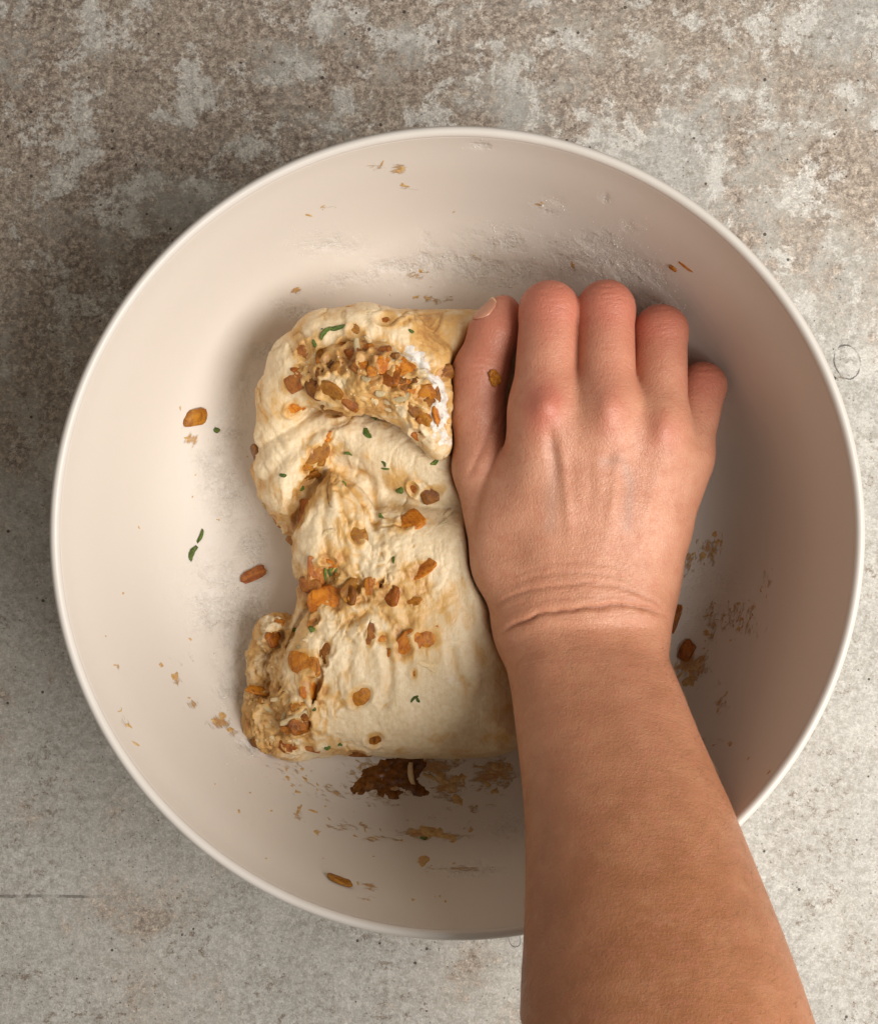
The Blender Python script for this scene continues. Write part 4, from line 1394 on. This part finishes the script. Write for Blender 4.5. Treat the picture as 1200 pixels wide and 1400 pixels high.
cluster(430, 1133, 12, 6, 40, 2, 8, 14)
cluster(470, 1125, 60, 10, 24, 16, 4, 16, .22)
cluster(510, 1145, 40, 5, 12, 9, 8, 22, .18)
cluster(330, 1112, 8, 6, 60, 3, 5, 10)
cluster(505, 1060, 60, 26, 0, 16, 5, 14)
cluster(620, 1075, 30, 26, 45, 18, 8, 20, .5, .5)
cluster(600, 1065, 30, 16, 40, 10, 8, 22, .5, .5)
cluster(675, 1060, 45, 24, 0, 24, 5, 16)
cluster(648, 1104, 10, 8, 0, 3, 8, 14)
cluster(595, 1050, 50, 18, 0, 14, 6, 16)
cluster(690, 1045, 40, 12, 0, 12, 8, 18)
cluster(574, 1137, 26, 6, 10, 8, 10, 24, .4, .5)
cluster(605, 1142, 36, 6, 8, 8, 6, 22, .25)
cluster(575, 1179, 10, 5, 0, 3, 8, 16, .4)
cluster(610, 1187, 50, 6, 3, 9, 5, 14, .3)
cluster(640, 1132, 14, 4, 0, 4, 8, 14, .3)
cluster(500, 1212, 18, 6, 25, 6, 6, 16, .35)
cluster(500, 1229, 14, 3, 0, 5, 3, 8)
cluster(385, 1182, 20, 8, 30, 6, 3, 8)
cluster(600, 1220, 8, 14, 0, 6, 3, 8)
cluster(420, 1190, 40, 20, 0, 6, 2, 5)
cluster(965, 750, 40, 20, -60, 20, 4, 12)
cluster(935, 760, 20, 30, -60, 10, 5, 14)
cluster(950, 905, 26, 20, -30, 22, 5, 16, .5, .4)
cluster(938, 925, 20, 16, -50, 12, 6, 16)
cluster(970, 850, 14, 36, 10, 14, 4, 12)
cluster(965, 862, 4, 4, 0, 2, 8, 14)
cluster(1010, 845, 50, 20, -50, 34, 3, 8)
cluster(1045, 800, 30, 8, -60, 14, 4, 10, .3)
cluster(985, 960, 36, 8, -70, 10, 4, 14, .3)
cluster(975, 1012, 22, 5, -10, 6, 4, 12, .3)
cluster(996, 1017, 1, 1, -60, 1, 9, 10)
cluster(1022, 1036, 1, 1, -50, 1, 8, 9)
cluster(1052, 1055, 8, 5, 0, 4, 3, 7)
cluster(960, 810, 60, 80, 0, 22, 2, 6)
cluster(520, 300, 200, 70, 0, 12, 2, 5)
cluster(480, 1130, 240, 90, 20, 40, 2, 5)
sv, sf = smear_patches(spec)
sm = mesh_obj('dough_smear', sv, sf, M_smear)
tag(sm, 'tan dough smears and flecks dried on the inside of the bowl', 'dough smear', kind='stuff')

# dark juicy onion smear squeezed out under the near edge of the dough
def film_patch(name, x0, x1, y0, y1, step, blobs, mat, off_):
    gx, gy = np.arange(x0, x1, step), np.arange(y0, y1, step)
    pts, hh = [], []
    for yy in gy:
        for xx in gx:
            q = cast(bvh_bowl, xx, yy)
            h_ = -1.0
            for bx, by, sx, sy, an, hg in blobs:
                r = math.radians(an)
                u, v = (xx - bx) * math.cos(r) + (yy - by) * math.sin(r), -(xx - bx) * math.sin(r) + (yy - by) * math.cos(r)
                h_ = max(h_, 0.3 * hg * (1.25 - (u / sx) ** 2 - (v / sy) ** 2))
            pts.append((q[0], q[1]))
            hh.append(h_)
    P0 = np.array([p[0] for p in pts])
    N0 = np.array([p[1] for p in pts])
    hh = np.array(hh) + 0.9 * fbm(P0, 0.22, 4, 0.6, off=off_) * np.clip(np.array(hh) + 0.9, 0, 1.2)
    vv = P0 + N0 * np.clip(hh, -0.15, 3)[:, None]
    w_ = len(gx)
    ff = [(b, b + 1, b + w_ + 1, b + w_) for b in (r * w_ + c for r in range(len(gy) - 1) for c in range(w_ - 1)) if max(hh[b], hh[b + 1], hh[b + w_], hh[b + w_ + 1]) > -0.02]
    used = sorted({q for f in ff for q in f})
    re = {q: k for k, q in enumerate(used)}
    return mesh_obj(name, vv[used], np.array([[re[q] for q in f] for f in ff])[:, ::-1], mat)


sm = film_patch('onion_smear', 470, 612, 1030, 1106, 2.0, [(535, 1058, 34, 17, -14, 1.6), (505, 1070, 22, 9, -25, 1.0), (562, 1075, 24, 8, 35, .9), (545, 1045, 30, 12, 0, 1.4), (540, 1086, 22, 5, 5, .5)], M_smear_dark, 4)
tag(sm, 'dark brown sticky onion smear on the bowl floor below the near edge of the dough', 'onion smear')
sm = film_patch('dough_smear', 596, 640, 1050, 1104, 2.0, [(612, 1072, 16, 6, 50, .5), (622, 1090, 9, 4, 50, .4), (600, 1060, 8, 5, 10, .4)], M_smear, 8)
tag(sm, 'tan dough streak slanting down to the right from the dark onion smear', 'dough smear')
sm = film_patch('dough_smear', 545, 625, 1124, 1154, 2.0, [(572, 1134, 16, 5, -8, .55), (600, 1142, 18, 2.5, 8, .35)], M_smear, 12)
tag(sm, 'tan dough smear on the lower wall of the bowl carrying a dark chive fleck', 'dough smear')
h = cast(bvh_bowl, 562, 1058)
o = place('cheese_shred', CZ[0], h[0], h[1], 30 * .295, 8 * .295, 2.0, 85, None, sink=-1.6)
tag(o, 'pale cheese shred lying across the dark onion smear', 'cheese shred')

# flour grains loose on the bowl
pts, rad = [], []
for cx, cy, sx, sy, s in FL:
    n = int(sx * sy * s * 2.4)
    for _ in range(n):
        h = cast(bvh_bowl, rng.normal(cx, sx * 0.75), rng.normal(cy, sy * 0.75))
        if h is None:
            continue
        q = h[0]
        if vnoise(q[0:1] * 0.35, q[1:2] * 0.35, q[2:3] * 0.35)[0] + 0.7 * vnoise(q[0:1] * 0.9, q[1:2] * 0.9, q[2:3] * 0.9)[0] < rng.uniform(-0.5, .5):
            continue
        r = 0.07 + 0.17 * rng.random() ** 3 + (0.35 * rng.random() if rng.random() < 0.015 else 0)
        pts.append(q + h[1] * r * 0.3)
        rad.append(r)
gv, gf = grains(np.array(pts), np.array(rad))
fd = mesh_obj('flour_dust', gv, gf, M_flour)
tag(fd, 'fine white flour dust scattered on the inside of the bowl', 'flour', kind='stuff')
